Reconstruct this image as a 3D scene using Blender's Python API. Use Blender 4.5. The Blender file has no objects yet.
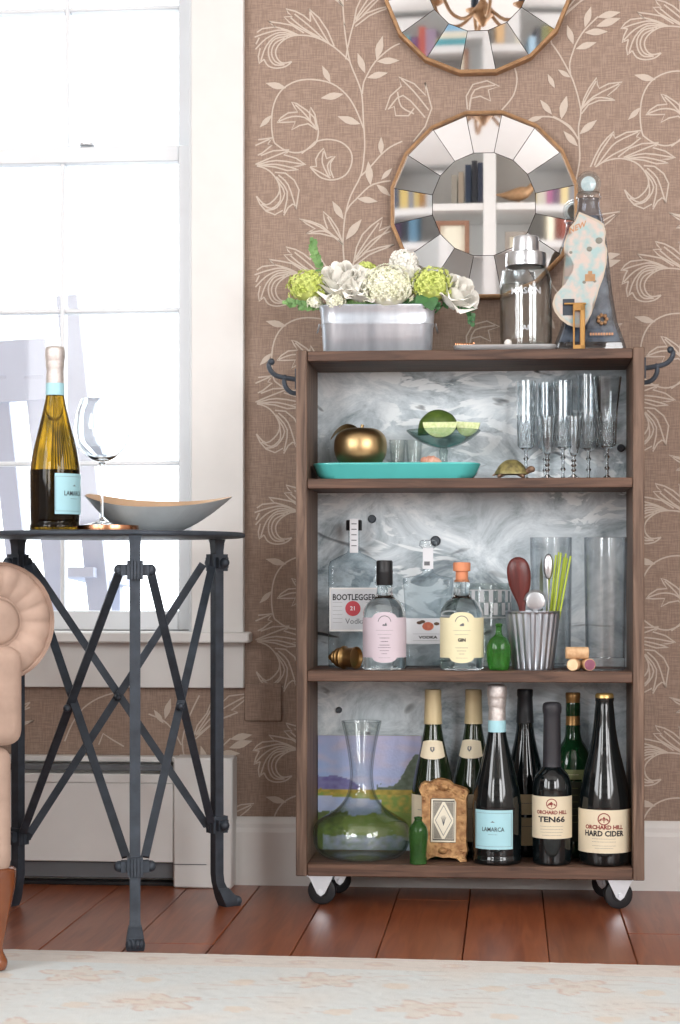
import bpy, bmesh, math, random
from math import sin, cos, pi, radians, sqrt, atan2
from mathutils import Vector, Matrix, noise
random.seed(7)
SC = bpy.context.scene
COL = SC.collection

# ---------------------------------------------------------------- camera
F = 1930.0          # focal length in pixels of the 680x1024 frame
TH = radians(5.0)   # the camera is turned a little to the left of the wall normal
VH = 575.0          # row of the horizon (lens shifted upwards)
CY, CH = -3.67, 0.592
cs, sn = cos(TH), sin(TH)
camd = bpy.data.cameras.new('camera'); cam = bpy.data.objects.new('camera', camd); COL.objects.link(cam)
cam.location = (0, CY, CH); cam.rotation_euler = (pi/2, 0, TH)
camd.sensor_fit = 'VERTICAL'; camd.sensor_height = 36.0; camd.sensor_width = 24.0
camd.lens = F/1024*36.0
camd.shift_x = 0.0; camd.shift_y = (VH-512)/1024.0
camd.clip_start = 0.05; camd.clip_end = 200
SC.camera = cam

# ---------------------------------------------------------------- sky, light, exposure
W = bpy.data.worlds.new('sky'); SC.world = W; W.use_nodes = True
wn = W.node_tree; bg = wn.nodes['Background']
bg.inputs[0].default_value = (0.93, 0.97, 1.0, 1); bg.inputs[1].default_value = 3.6
SC.view_settings.view_transform = 'Standard'; SC.view_settings.look = 'None'
SC.view_settings.gamma = 1.0; SC.view_settings.exposure = 0.0
try: SC.view_settings.use_curve_mapping = False
except Exception: pass
SC.cycles.use_denoising = True
SC.cycles.max_bounces = 10; SC.cycles.transmission_bounces = 10; SC.cycles.transparent_max_bounces = 24
SC.cycles.diffuse_bounces = 4; SC.cycles.glossy_bounces = 5
SC.cycles.caustics_reflective = False; SC.cycles.caustics_refractive = True
def area(name, loc, target, sx, sy, power, color=(1, 1, 1)):
    l = bpy.data.lights.new(name, 'AREA'); l.shape = 'RECTANGLE'; l.size = sx; l.size_y = sy
    l.energy = power; l.color = color
    o = bpy.data.objects.new(name, l); COL.objects.link(o); o.location = loc
    o.rotation_euler = (Vector(target)-Vector(loc)).to_track_quat('-Z', 'Y').to_euler()
    return o
# daylight standing in the openings of the room's other windows
area('daylight_side_window', (-2.36, -3.1, 1.55), (0, -3.1, 1.4), 1.7, 1.4, 66, (0.93, 0.965, 1.0))
area('daylight_rear_window', (1.72, -4.95, 1.55), (1.2, 0, 1.2), 1.1, 1.4, 60, (0.98, 0.985, 1.0))
area('daylight_rear_window', (-1.75, -4.95, 1.55), (-1.2, 0, 1.2), 0.9, 1.4, 44, (0.98, 0.99, 1.0))
area('bookcase_fill_light', (2.22, -3.3, 1.55), (0, -3.5, 1.5), 1.5, 1.4, 66, (0.97, 0.98, 1.0))  # unseen window light, added to brighten the bookcase

# ---------------------------------------------------------------- photo measuring
def ray(u, v):
    a = (u-340)/F
    return Vector((-sn+a*cs, cs+a*sn, (VH-v)/F))
def P(u, v, Y):
    d = ray(u, v); t = (Y-CY)/d.y
    return Vector((d.x*t, Y, CH+d.z*t))
def PD(u, v, depth):
    d = ray(u, v); return Vector((d.x*depth, CY+d.y*depth, CH+d.z*depth))
def DEP(u, Y): return (Y-CY)/ray(u, VH).y
def MP(u, Y): return DEP(u, Y)/F              # metres per pixel there
def face_cam(x, y): return atan2(-(y-CY), -x) + pi/2   # z rotation that turns local -Y to the camera

# ---------------------------------------------------------------- materials
def srgb(h):
    if isinstance(h, str):
        h = h.lstrip('#'); c = [int(h[i:i+2], 16)/255 for i in (0, 2, 4)]
    else: c = h
    return tuple(((x/12.92) if x <= .04045 else ((x+.055)/1.055)**2.4) for x in c)+(1,)
MATS = {}
def newmat(name):
    m = bpy.data.materials.new(name); m.use_nodes = True
    return m, m.node_tree, m.node_tree.nodes['Principled BSDF']
def N(nt, t, **kw):
    n = nt.nodes.new(t)
    for k, v in kw.items():
        if k in n.inputs: n.inputs[k].default_value = v
        else: setattr(n, k, v)
    return n
def mat(name, c, rough=.5, metal=0, spec=None, var=.08, scale=20, bump=0, bscale=None, c2=None, stretch=None, coat=0, trans=0, ior=1.45, sub=0, detail=4, lo=.3, hi=.7, dist=0):
    if name in MATS: return MATS[name]
    m, nt, b = newmat(name)
    tc = N(nt, 'ShaderNodeTexCoord'); mp = N(nt, 'ShaderNodeMapping')
    nt.links.new(tc.outputs['Object'], mp.inputs[0])
    if stretch: mp.inputs['Scale'].default_value = stretch
    nz = N(nt, 'ShaderNodeTexNoise', Scale=scale, Detail=detail, Distortion=dist)
    nt.links.new(mp.outputs[0], nz.inputs['Vector'])
    cr = N(nt, 'ShaderNodeValToRGB')
    A = srgb(c)
    if c2 is None:
        lo_c = tuple(max(0, x*(1-var)) for x in A[:3])+(1,); hi_c = tuple(min(1, x*(1+var)) for x in A[:3])+(1,)
    else: lo_c, hi_c = A, srgb(c2)
    cr.color_ramp.elements[0].color = lo_c; cr.color_ramp.elements[1].color = hi_c
    cr.color_ramp.elements[0].position = lo; cr.color_ramp.elements[1].position = hi
    nt.links.new(nz.outputs[0], cr.inputs[0]); nt.links.new(cr.outputs[0], b.inputs['Base Color'])
    b.inputs['Roughness'].default_value = rough; b.inputs['Metallic'].default_value = metal
    if spec is not None: b.inputs['Specular IOR Level'].default_value = spec
    b.inputs['Coat Weight'].default_value = coat; b.inputs['IOR'].default_value = ior
    b.inputs['Transmission Weight'].default_value = trans
    if sub: b.inputs['Subsurface Weight'].default_value = sub; b.inputs['Subsurface Radius'].default_value = (.01, .01, .006); b.inputs['Subsurface Scale'].default_value = .3
    if bump:
        bp = N(nt, 'ShaderNodeBump', Strength=bump, Distance=.002)
        n2 = N(nt, 'ShaderNodeTexNoise', Scale=bscale or scale*3, Detail=5)
        nt.links.new(mp.outputs[0], n2.inputs['Vector']); nt.links.new(n2.outputs[0], bp.inputs['Height'])
        nt.links.new(bp.outputs[0], b.inputs['Normal'])
    MATS[name] = m; return m
def vmat(name, rough=.6, bump=0, bscale=400, metal=0, coat=0):
    """colour comes from the mesh's own colour attribute (a painted or woven design)"""
    if name in MATS: return MATS[name]
    m, nt, b = newmat(name)
    a = N(nt, 'ShaderNodeAttribute', attribute_name='Col')
    nz = N(nt, 'ShaderNodeTexNoise', Scale=60.0, Detail=3.0)
    tc = N(nt, 'ShaderNodeTexCoord'); nt.links.new(tc.outputs['Object'], nz.inputs['Vector'])
    mx = N(nt, 'ShaderNodeMix', data_type='RGBA', blend_type='MULTIPLY'); mx.inputs[0].default_value = .12
    nt.links.new(a.outputs['Color'], mx.inputs[6]); nt.links.new(nz.outputs['Fac'], mx.inputs[7])
    nt.links.new(mx.outputs[2], b.inputs['Base Color'])
    b.inputs['Roughness'].default_value = rough; b.inputs['Metallic'].default_value = metal; b.inputs['Coat Weight'].default_value = coat
    if bump:
        bp = N(nt, 'ShaderNodeBump', Strength=bump, Distance=.002); n2 = N(nt, 'ShaderNodeTexNoise', Scale=bscale, Detail=3)
        nt.links.new(tc.outputs['Object'], n2.inputs['Vector']); nt.links.new(n2.outputs[0], bp.inputs['Height']); nt.links.new(bp.outputs[0], b.inputs['Normal'])
    MATS[name] = m; return m
def clear(name, tint=(.97, .985, .98), edge=(.55, .6, .6), gl=.9, blend=.35):
    """thin-walled glass: lets light through, glossy, denser where the wall is seen edge on"""
    if name in MATS: return MATS[name]
    m, nt, b = newmat(name); nt.nodes.remove(b); out = nt.nodes['Material Output']
    lw0 = N(nt, 'ShaderNodeLayerWeight', Blend=.5)
    lw = N(nt, 'ShaderNodeMath', operation='POWER'); lw.inputs[1].default_value = 3.2; nt.links.new(lw0.outputs['Facing'], lw.inputs[0])
    mx = N(nt, 'ShaderNodeMix', data_type='RGBA'); mx.inputs[6].default_value = tint+(1,); mx.inputs[7].default_value = edge+(1,)
    nt.links.new(lw.outputs[0], mx.inputs[0])
    tr = N(nt, 'ShaderNodeBsdfTransparent'); nt.links.new(mx.outputs[2], tr.inputs[0])
    g = N(nt, 'ShaderNodeBsdfGlossy', Roughness=.03)
    fr = N(nt, 'ShaderNodeMath', operation='POWER'); fr.inputs[1].default_value = 4.5; nt.links.new(lw0.outputs['Facing'], fr.inputs[0])
    mt = N(nt, 'ShaderNodeMath', operation='MULTIPLY_ADD'); mt.inputs[1].default_value = .75*gl; mt.inputs[2].default_value = .045*gl
    nt.links.new(fr.outputs[0], mt.inputs[0])
    sh = N(nt, 'ShaderNodeMixShader'); nt.links.new(mt.outputs[0], sh.inputs[0]); nt.links.new(tr.outputs[0], sh.inputs[1]); nt.links.new(g.outputs[0], sh.inputs[2])
    nt.links.new(sh.outputs[0], out.inputs[0]); MATS[name] = m; return m
def woodmat(name, c1, c2, axis='X', rough=.6, sc=1.0, coat=0, bump=.25):
    if name in MATS: return MATS[name]
    m, nt, b = newmat(name)
    tc = N(nt, 'ShaderNodeTexCoord'); mp = N(nt, 'ShaderNodeMapping'); nt.links.new(tc.outputs['Object'], mp.inputs[0])
    s = {'X': (2, 28, 28), 'Y': (28, 2, 28), 'Z': (28, 28, 2)}[axis]; mp.inputs['Scale'].default_value = tuple(q*sc for q in s)
    n1 = N(nt, 'ShaderNodeTexNoise', Scale=3.0, Detail=8.0, Distortion=1.2); nt.links.new(mp.outputs[0], n1.inputs['Vector'])
    oi = N(nt, 'ShaderNodeObjectInfo')
    cr = N(nt, 'ShaderNodeValToRGB'); cr.color_ramp.elements[0].color = srgb(c1); cr.color_ramp.elements[1].color = srgb(c2)
    cr.color_ramp.elements[0].position = .33; cr.color_ramp.elements[1].position = .68
    nt.links.new(n1.outputs[0], cr.inputs[0])
    hs = N(nt, 'ShaderNodeHueSaturation'); mr = N(nt, 'ShaderNodeMapRange'); mr.inputs['To Min'].default_value = .86; mr.inputs['To Max'].default_value = 1.12
    nt.links.new(oi.outputs['Random'], mr.inputs[0]); nt.links.new(mr.outputs[0], hs.inputs['Value']); nt.links.new(cr.outputs[0], hs.inputs['Color'])
    nt.links.new(hs.outputs[0], b.inputs['Base Color']); b.inputs['Roughness'].default_value = rough; b.inputs['Coat Weight'].default_value = coat
    b.inputs['Coat Roughness'].default_value = .25
    bp = N(nt, 'ShaderNodeBump', Strength=bump, Distance=.002); nt.links.new(n1.outputs[0], bp.inputs['Height']); nt.links.new(bp.outputs[0], b.inputs['Normal'])
    MATS[name] = m; return m

M_white = mat('white_paint', '#dddbd8', .45, var=.02)
M_sash = mat('white_sash_paint', '#dcdfe2', .4, var=.015)
M_wallp = mat('white_wall', '#e6e4e0', .8, var=.02)
M_dkwood = woodmat('cart_wood_dark', '#402c22', '#6c5040', 'X', .62)
M_dkwoodz = woodmat('cart_wood_side', '#4b382d', '#7d6555', 'Z', .62)
M_floor = woodmat('floor_wood', '#74391f', '#925130', 'Y', .38, sc=.6, coat=.35, bump=.12)
M_iron = mat('dark_iron', '#3b424b', .5, .35, var=.25, scale=40, bump=.25)
M_black = mat('black_plastic', '#1d1e20', .45, var=.2)
M_wheel = mat('black_rubber', '#1b1c1f', .55, var=.2)
M_zincbr = mat('zinc_plated', '#c3c7cc', .28, .9, var=.1)
M_brass = mat('aged_brass', '#b08d57', .3, 1, var=.2, scale=25)
M_apple = mat('apple_brass', '#b89d72', .36, 1, var=.2, scale=18)
M_gold = mat('antique_gold_leaf', '#ad8864', .5, .4, var=.22, scale=60, bump=.3)
M_giltwood = mat('gilt_plaster', '#7d5230', .5, .3, scale=90, c2='#c39a68', bump=.8)
M_copper = mat('polished_copper', '#c98f6b', .25, 1, var=.12)
M_silver = mat('brushed_silver', '#c9ccd0', .28, 1, var=.1, scale=30)
M_silverbowl = mat('cast_aluminium', '#c3cacd', .5, .25, var=.12, scale=14, bump=.1)
M_galv = mat('galvanised_tub', '#a4adb8', .3, .6, scale=26, stretch=(1, 1, .2), c2='#dfe5ec', bump=.15)
M_teal = mat('teal_glaze', '#58bdb9', .22, var=.08, scale=12, coat=.6)
M_cream = mat('cream_capsule', '#cbb991', .45, .1, var=.08)
M_creamlab = mat('cream_label', '#dfd3b8', .6, var=.04)
M_tanlab = mat('tan_label', '#d8c9a3', .6, var=.05)
M_bluelab = mat('pale_blue_label', '#a9d8e2', .55, var=.03)
M_pinklab = mat('pale_pink_label', '#cfc2cb', .6, var=.03)
M_yellab = mat('pale_yellow_label', '#e6deb8', .6, var=.03)
M_whitelab = mat('white_label', '#dfe0e4', .6, var=.04)
M_paper = mat('ivory_paper', '#e6e0cc', .7, var=.04)
M_ink = mat('black_ink', '#2b2a2e', .7, var=.1)
M_inkg = mat('grey_ink', '#6d6e72', .7, var=.1)
M_red = mat('red_ink', '#b8404a', .6, var=.1)
M_dred = mat('brick_red_ink', '#8a3530', .6, var=.1)
M_foil = mat('pearl_foil', '#cfc8c4', .35, .6, var=.15, scale=200, bump=.6, bscale=500)
M_darkglass = mat('dark_bottle_glass', '#0c1214', .06, spec=.7, var=.2)
M_greenglass = mat('green_bottle_glass', '#162014', .06, spec=.7, c2='#232f16', scale=8)
M_blackcap = mat('black_capsule', '#24262a', .4, var=.15)
M_wax = mat('black_wax', '#2c2b30', .5, var=.15, bump=.4, scale=30)
M_goldcap = mat('bronze_capsule', '#a07a4c', .35, .6, var=.1)
M_crown = mat('brass_crown_cap', '#c9a869', .35, .8, var=.1)
M_cork = mat('cork', '#c59a72', .8, scale=120, c2='#e0bd94', bump=.3)
M_corkpale = mat('cork_end', '#d9bf93', .8, scale=90, c2='#eddab4')
M_wine = mat('wine_stained_cork', '#7f4a5c', .8, scale=90, c2='#9c6478')
M_orange = mat('orange_cork', '#d98d66', .6, var=.1, scale=60)
M_clear = clear('clear_glass')
M_cut = clear('cut_crystal', (.97, .98, .985), (.22, .25, .3), 1.2, .5)
M_crystal = mat('lead_crystal', '#f4f8fa', .01, trans=1, ior=1.5, var=.01)
M_pane = clear('window_glass', (.99, .995, 1), (.9, .95, .95), .35, .2)
M_mgreen = mat('green_mini_glass', '#3f8a3a', .06, trans=.75, ior=1.35, c2='#57a544', scale=12)
M_amber = mat('olive_amber_glass', '#93701a', .03, trans=.98, ior=1.3, c2='#3d2f0c', scale=9, stretch=(7, 7, .6), lo=.4, hi=.6)
M_gin = mat('bottle_with_spirit', '#f6fbfb', .02, trans=1, ior=1.3, var=.01)
M_decant = clear('decanter_glass', (.97, .98, .975), (.38, .43, .42), 1.0, .55)
M_leaf = mat('foliage_green', '#557f45', .5, c2='#86ad6c', scale=30)
M_leafd = mat('leaf_dark', '#35603a', .45, c2='#4f7e4a', scale=30)
M_rose = mat('white_rose_petals', '#faf8f0', .7, var=.02)
M_hydc = mat('cream_hydrangea', '#e6e8c4', .6, c2='#f8f8ea', scale=70)
M_hydg = mat('lime_hydrangea', '#b9c85a', .6, c2='#dbe58c', scale=60)
M_mahog = woodmat('mahogany', '#4b1d1b', '#6f302b', 'Z', .35)
M_lime = mat('lime_skin', '#3c5424', .4, c2='#5a7030', scale=80)
M_limef = mat('lime_flesh', '#bfd08a', .35, c2='#e2e8b8', scale=160, coat=.4)
M_straw = mat('lime_green_straw', '#b4c83a', .4, var=.1)
M_fabric = mat('beige_velvet', '#ad9485', .85, var=.14, scale=25, bump=.15)
M_legw = mat('varnished_wood_leg', '#6b3a20', .25, c2='#8a4f2c', scale=9, coat=.6)
M_porch = mat('flare_paled_paint', '#b6bccb', .7, var=.02)  # window flare put into the colour: dark chair paint paled
M_deck = mat('porch_deck_paint', '#dfe3e6', .8, var=.03)
M_smear = mat('antique_mirror', '#e4e6e8', .03, 1, var=.03, scale=6)
M_mirror = mat('mirror_silvering', '#eef0f0', .015, 1, var=.01, scale=3)
M_heater = mat('heater_enamel', '#dcdcda', .45, var=.02)
M_hslot = mat('heater_shadow_grey', '#6e7276', .5, .3, var=.05)

# ---------------------------------------------------------------- mesh helpers
def fin(bm, sharp=40):
    bmesh.ops.recalc_face_normals(bm, faces=bm.faces)
    for f in bm.faces: f.smooth = True
    for e in bm.edges:
        if len(e.link_faces) == 2 and e.calc_face_angle(0) > radians(sharp): e.smooth = False
def obj(name, bm, m, parent=None, loc=None, rot=None, sharp=40, kind=None, recalc=True):
    if recalc: fin(bm, sharp)
    me = bpy.data.meshes.new(name); bm.to_mesh(me); bm.free()
    return obj_me(name, me, m, parent, loc, rot, kind)
def obj_me(name, me, m, parent=None, loc=None, rot=None, kind=None):
    o = bpy.data.objects.new(name, me); COL.objects.link(o)
    for x in (m if isinstance(m, (list, tuple)) else [m]):
        if x and x.name not in me.materials: me.materials.append(x)
    if parent: o.parent = parent
    if loc is not None: o.location = loc
    if rot is not None: o.rotation_euler = rot
    if kind: o['kind'] = kind
    return o
def tag(o, label=None, cat=None, group=None, kind=None):
    if label: o['label'] = label
    if cat: o['category'] = cat
    if group: o['group'] = group
    if kind: o['kind'] = kind
    return o
def thing(name, label, cat, loc, rz=0, group=None):
    o = bpy.data.objects.new(name, None); COL.objects.link(o); o.empty_display_size = .05
    o.location = loc; o.rotation_euler = (0, 0, rz); return tag(o, label, cat, group)
def B(): return bmesh.new()
def box(bm, x0, x1, y0, y1, z0, z1, bev=0, seg=1, M=None):
    r = bmesh.ops.create_cube(bm, size=1)
    vs = r['verts']
    for v in vs: v.co = Vector((x0+(v.co.x+.5)*(x1-x0), y0+(v.co.y+.5)*(y1-y0), z0+(v.co.z+.5)*(z1-z0)))
    if bev:
        es = {e for v in vs for e in v.link_edges}
        rr = bmesh.ops.bevel(bm, geom=list(es), offset=bev, segments=seg, affect='EDGES', profile=.5)
        vs = list({v for f in rr['faces'] for v in f.verts} | {v for v in vs if v.is_valid})
    if M is not None:
        for v in vs: v.co = M @ v.co
    return bm
def bxo(name, m, parent, *a, bev=.001, **k):
    return obj(name, box(B(), *a, bev=bev), m, parent, **k)
def lathe(bm, prof, seg=32, M=None, arc=None, off=(0, 0)):
    """prof = [(r, z)...]; arc=(a0, a1) for a partial turn"""
    rings = []
    a0, a1 = arc or (0, 2*pi); n = seg if not arc else seg+1
    for r, z in prof:
        if r < 1e-6 and not arc:
            rings.append([bm.verts.new((off[0], off[1], z))])
        else:
            rings.append([bm.verts.new((off[0]+r*cos(a0+(a1-a0)*i/seg), off[1]+r*sin(a0+(a1-a0)*i/seg), z)) for i in range(n)])
    for A, C in zip(rings, rings[1:]):
        m = seg if not arc else seg
        for i in range(m):
            j = (i+1) % n if not arc else i+1
            q = []
            if len(A) == 1 and len(C) == 1: continue
            if len(A) == 1: q = [A[0], C[j], C[i]]
            elif len(C) == 1: q = [A[i], A[j], C[0]]
            else: q = [A[i], A[j], C[j], C[i]]
            try: bm.faces.new(q)
            except ValueError: pass
    if M is not None:
        for R in rings:
            for v in R: v.co = M @ v.co
    return bm
def smooth_prof(p, n=4):
    out = []
    for i in range(len(p)-1):
        p0 = p[max(i-1, 0)]; p1 = p[i]; p2 = p[i+1]; p3 = p[min(i+2, len(p)-1)]
        for k in range(n):
            t = k/n
            out.append(tuple(.5*((2*p1[d])+(-p0[d]+p2[d])*t+(2*p0[d]-5*p1[d]+4*p2[d]-p3[d])*t*t+(-p0[d]+3*p1[d]-3*p2[d]+p3[d])*t**3) for d in range(len(p1))))
    out.append(tuple(p[-1])); return out
def tube(bm, pts, r, seg=8, cap=True, flat=None):
    """sweep a circle (or a flat bar, flat=(w,t)) along pts"""
    pts = [Vector(p) for p in pts]; rings = []
    up = Vector((0, 0, 1)); prev = None
    for i, p in enumerate(pts):
        d = (pts[min(i+1, len(pts)-1)]-pts[max(i-1, 0)]).normalized()
        if prev is None:
            ref = up if abs(d.dot(up)) < .95 else Vector((1, 0, 0))
            s = d.cross(ref).normalized()
        else:
            s = (prev-d*prev.dot(d)).normalized()
        t = s.cross(d).normalized(); prev = s
        rr = r[i] if isinstance(r, (list, tuple)) else r
        rings.append([bm.verts.new(p+s*rr*cos(2*pi*k/seg)+t*rr*sin(2*pi*k/seg)) for k in range(seg)])
    for A, C in zip(rings, rings[1:]):
        for k in range(seg): bm.faces.new((A[k], A[(k+1) % seg], C[(k+1) % seg], C[k]))
    if cap: bm.faces.new(rings[0]); bm.faces.new(rings[-1][::-1])
    return bm
def bar(bm, a, b, w, t, side=Vector((1, 0, 0))):
    """rectangular bar between two points; w measured across, t through"""
    a, b = Vector(a), Vector(b); d = (b-a).normalized(); n = d.cross(side)
    if n.length < 1e-4: n = d.cross(Vector((0, 1, 0)))
    n.normalize(); s = n.cross(d).normalized()
    q = [[bm.verts.new(p+s*x*w/2+n*y*t/2) for x, y in ((-1, -1), (1, -1), (1, 1), (-1, 1))] for p in (a, b)]
    for k in range(4): bm.faces.new((q[0][k], q[0][(k+1) % 4], q[1][(k+1) % 4], q[1][k]))
    bm.faces.new(q[0]); bm.faces.new(q[1]); return bm
def loft(bm, secs, cap=(True, True)):
    R = [[bm.verts.new(p) for p in s] for s in secs]; n = len(R[0])
    for A, C in zip(R, R[1:]):
        for k in range(n): bm.faces.new((A[k], A[(k+1) % n], C[(k+1) % n], C[k]))
    if cap[0]: bm.faces.new(R[0][::-1])
    if cap[1]: bm.faces.new(R[-1])
    return bm
def rrect(hx, hy, r, z, seg=5, cx=0, cy=0):
    r = min(r, hx*.999, hy*.999); out = []
    for qx, qy, a0 in ((1, 1, 0), (-1, 1, pi/2), (-1, -1, pi), (1, -1, 3*pi/2)):
        for k in range(seg+1):
            a = a0+pi/2*k/seg; out.append((cx+qx*(hx-r)+r*cos(a), cy+qy*(hy-r)+r*sin(a), z))
    return out
def prism(bm, pts, y0, y1):
    """outline in x-z pushed from y0 to y1"""
    A = [bm.verts.new((x, y0, z)) for x, z in pts]; C = [bm.verts.new((x, y1, z)) for x, z in pts]
    n = len(pts)
    f1 = bm.faces.new(A); f2 = bm.faces.new(C[::-1])
    for k in range(n): bm.faces.new((A[k], A[(k+1) % n], C[(k+1) % n], C[k]))
    bmesh.ops.triangulate(bm, faces=[f1, f2]); return bm
def text_me(s, size, fn, bold=0.0, sx=1.0):
    """flat lettering as a mesh; fn maps (x, y) of the text plane (centred) to 3D"""
    cu = bpy.data.curves.new('t', 'FONT'); cu.body = s; cu.size = size; cu.align_x = 'CENTER'; cu.align_y = 'CENTER'
    cu.offset = bold; cu.resolution_u = 2
    o = bpy.data.objects.new('t', cu); COL.objects.link(o)
    me = bpy.data.meshes.new_from_object(o)
    bpy.data.objects.remove(o); bpy.data.curves.remove(cu)
    bm = B(); bm.from_mesh(me); bpy.data.meshes.remove(me)
    for v in bm.verts: v.co = Vector(fn(v.co.x*sx, v.co.y))
    me = bpy.data.meshes.new('lettering'); bm.to_mesh(me); bm.free(); return me
def letters(parent, s, size, fn, m, bold=0.0, sx=1.0):
    return obj_me('lettering', text_me(s, size, fn, bold, sx), m, parent)
def children(o): return [c for c in bpy.data.objects if c.parent == o]
def copy_tree(o, parent=None):
    c = o.copy(); COL.objects.link(c); c.parent = parent
    for ch in children(o): copy_tree(ch, c)
    return c

# ================================================================ SETTING
XL, XR, YB, ZC = -2.45, 2.3, -5.05, 2.75
# window opening on the wallpapered wall
wxR = P(195, 400, 0).x; wxL = P(-178, 400, 0).x
wzB = P(120, 632, 0).z; wzT = P(120, -210, 0).z
wall = tag(obj('wall_back', box(box(box(box(B(), XL, wxL, 0, .16, -.012, ZC), wxR, XR, 0, .16, -.012, ZC), wxL, wxR, 0, .16, -.012, wzB), wxL, wxR, 0, .16, wzT, ZC), None), kind='structure')
# linen wallpaper ground
m, nt, b = newmat('linen_wallpaper')
tc = N(nt, 'ShaderNodeTexCoord')
def weave(sc_):
    mp = N(nt, 'ShaderNodeMapping'); mp.inputs['Scale'].default_value = sc_
    nz = N(nt, 'ShaderNodeTexNoise', Scale=1.0, Detail=2.0); nt.links.new(tc.outputs['Object'], mp.inputs[0]); nt.links.new(mp.outputs[0], nz.inputs['Vector']); return nz
w1, w2 = weave((40, 1, 480)), weave((480, 1, 40))
ad = N(nt, 'ShaderNodeMath', operation='ADD'); nt.links.new(w1.outputs[0], ad.inputs[0]); nt.links.new(w2.outputs[0], ad.inputs[1])
cr = N(nt, 'ShaderNodeValToRGB'); cr.color_ramp.elements[0].position = .75; cr.color_ramp.elements[1].position = 1.2 if False else 1.0
mlt = N(nt, 'ShaderNodeMath', operation='MULTIPLY'); mlt.inputs[1].default_value = .85; nt.links.new(ad.outputs[0], mlt.inputs[0])
cr.color_ramp.elements[0].color = srgb('#8c7769'); cr.color_ramp.elements[1].color = srgb('#a08a7b')
nt.links.new(mlt.outputs[0], cr.inputs[0]); nt.links.new(cr.outputs[0], b.inputs['Base Color']); b.inputs['Roughness'].default_value = .8
bp = N(nt, 'ShaderNodeBump', Strength=.2, Distance=.001); nt.links.new(ad.outputs[0], bp.inputs['Height']); nt.links.new(bp.outputs[0], b.inputs['Normal'])
M_paperwall = m
wall.data.materials.clear(); wall.data.materials.append(m)
M_print = mat('wallpaper_print_ink', '#c3b5a7', .6, var=.04, scale=200)

# ---- the printed vine: strokes traced once, repeated over the wall
def z3(x, y): return (240+x/4.25, y/4.25)
def z4(x, y): return (240+x/4.25, 130+y/4.25)
def zr(x, y): return (560+x/5.667, y/5.667)
def zs(x, y): return (560+x/5.667, 160+y/5.667)
def zm(x, y): return (370+x/2.72, y/2.72)
STR = []   # (points, smooth, width px)
def st(f, pts, smooth=True, w=1.7): STR.append(([f(*p) for p in pts], smooth, w))
LEAVES = []
def lf(f, a, b_, w=.3): LEAVES.append((f(*a), f(*b_), w))
# main stem
st(lambda x, y: (x, y), [(344.5, 264), (343, 243), (345, 217), (350.6, 196), (361, 175), (364, 156), (364.7, 141), (363.5, 122), (362, 96), (358, 82), (350, 62), (346, 40), (344, 23.5)])
# big curling plume
st(z3, [(468, 262), (400, 200), (330, 162), (270, 150), (215, 155), (172, 182), (152, 215), (158, 248), (182, 268), (220, 262)])
st(z3, [(400, 195), (372, 130), (335, 75), (292, 38), (298, 60), (300, 92)], False)
st(z3, [(300, 92), (270, 66), (235, 48), (195, 38), (205, 55), (222, 70), (188, 72), (210, 95), (240, 112), (300, 145), (362, 176)], False)
st(z3, [(232, 60), (300, 115), (372, 182)]); st(z3, [(298, 50), (340, 120), (382, 190)]); st(z3, [(215, 75), (270, 120), (340, 160)])
st(z3, [(272, 140), (222, 108), (170, 98), (122, 92), (135, 104), (150, 115), (95, 122), (72, 138), (55, 160), (82, 160)], False)
st(z3, [(82, 160), (68, 188), (60, 218), (86, 205)], False); st(z3, [(86, 205), (78, 240), (82, 270), (102, 252)], False)
st(z3, [(102, 252), (120, 280), (155, 290), (195, 282), (220, 262)])
st(z3, [(240, 148), (180, 128), (120, 138), (62, 158)]); st(z3, [(232, 150), (170, 138), (110, 165), (66, 210)]); st(z3, [(225, 152), (160, 150), (112, 195), (88, 262)])
st(z3, [(205, 155), (150, 165), (122, 205), (126, 250), (150, 276), (190, 275)]); st(z3, [(190, 162), (148, 185), (134, 225), (150, 262), (185, 274)])
st(z3, [(150, 115), (200, 128), (250, 150)])
# ring vine and the small plumes inside
st(z3, [(525, 545), (490, 460), (450, 400), (390, 355), (310, 338), (240, 345), (180, 380), (145, 440), (134, 520), (142, 595), (160, 618), (200, 642), (250, 649), (300, 627), (325, 602), (333, 560), (328, 530)])
st(z3, [(328, 552), (316, 500), (282, 468), (240, 440), (220, 434), (232, 456), (245, 476), (205, 480), (175, 500), (158, 520), (190, 520), (235, 518), (220, 552), (252, 534), (290, 526), (328, 552)], False)
st(z3, [(235, 445), (280, 490), (322, 545)]); st(z3, [(165, 516), (220, 496), (275, 500), (318, 535)]); st(z3, [(300, 520), (296, 480), (300, 456), (318, 485), (327, 530)], False)
st(z4, [(320, 50), (370, 40), (430, 52), (470, 90), (475, 140), (450, 190), (400, 212), (350, 205), (320, 182), (298, 157)]); st(z4, [(320, 50), (290, 78), (262, 100)])
st(z4, [(298, 157), (325, 155), (322, 125), (335, 100), (355, 78), (362, 100), (368, 122), (385, 115), (404, 112), (385, 140), (384, 170), (398, 205)], False)
st(z4, [(355, 90), (350, 140), (378, 200)]); st(z4, [(300, 160), (340, 180), (385, 205)]); st(z4, [(395, 120), (372, 150), (384, 195)])
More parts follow.
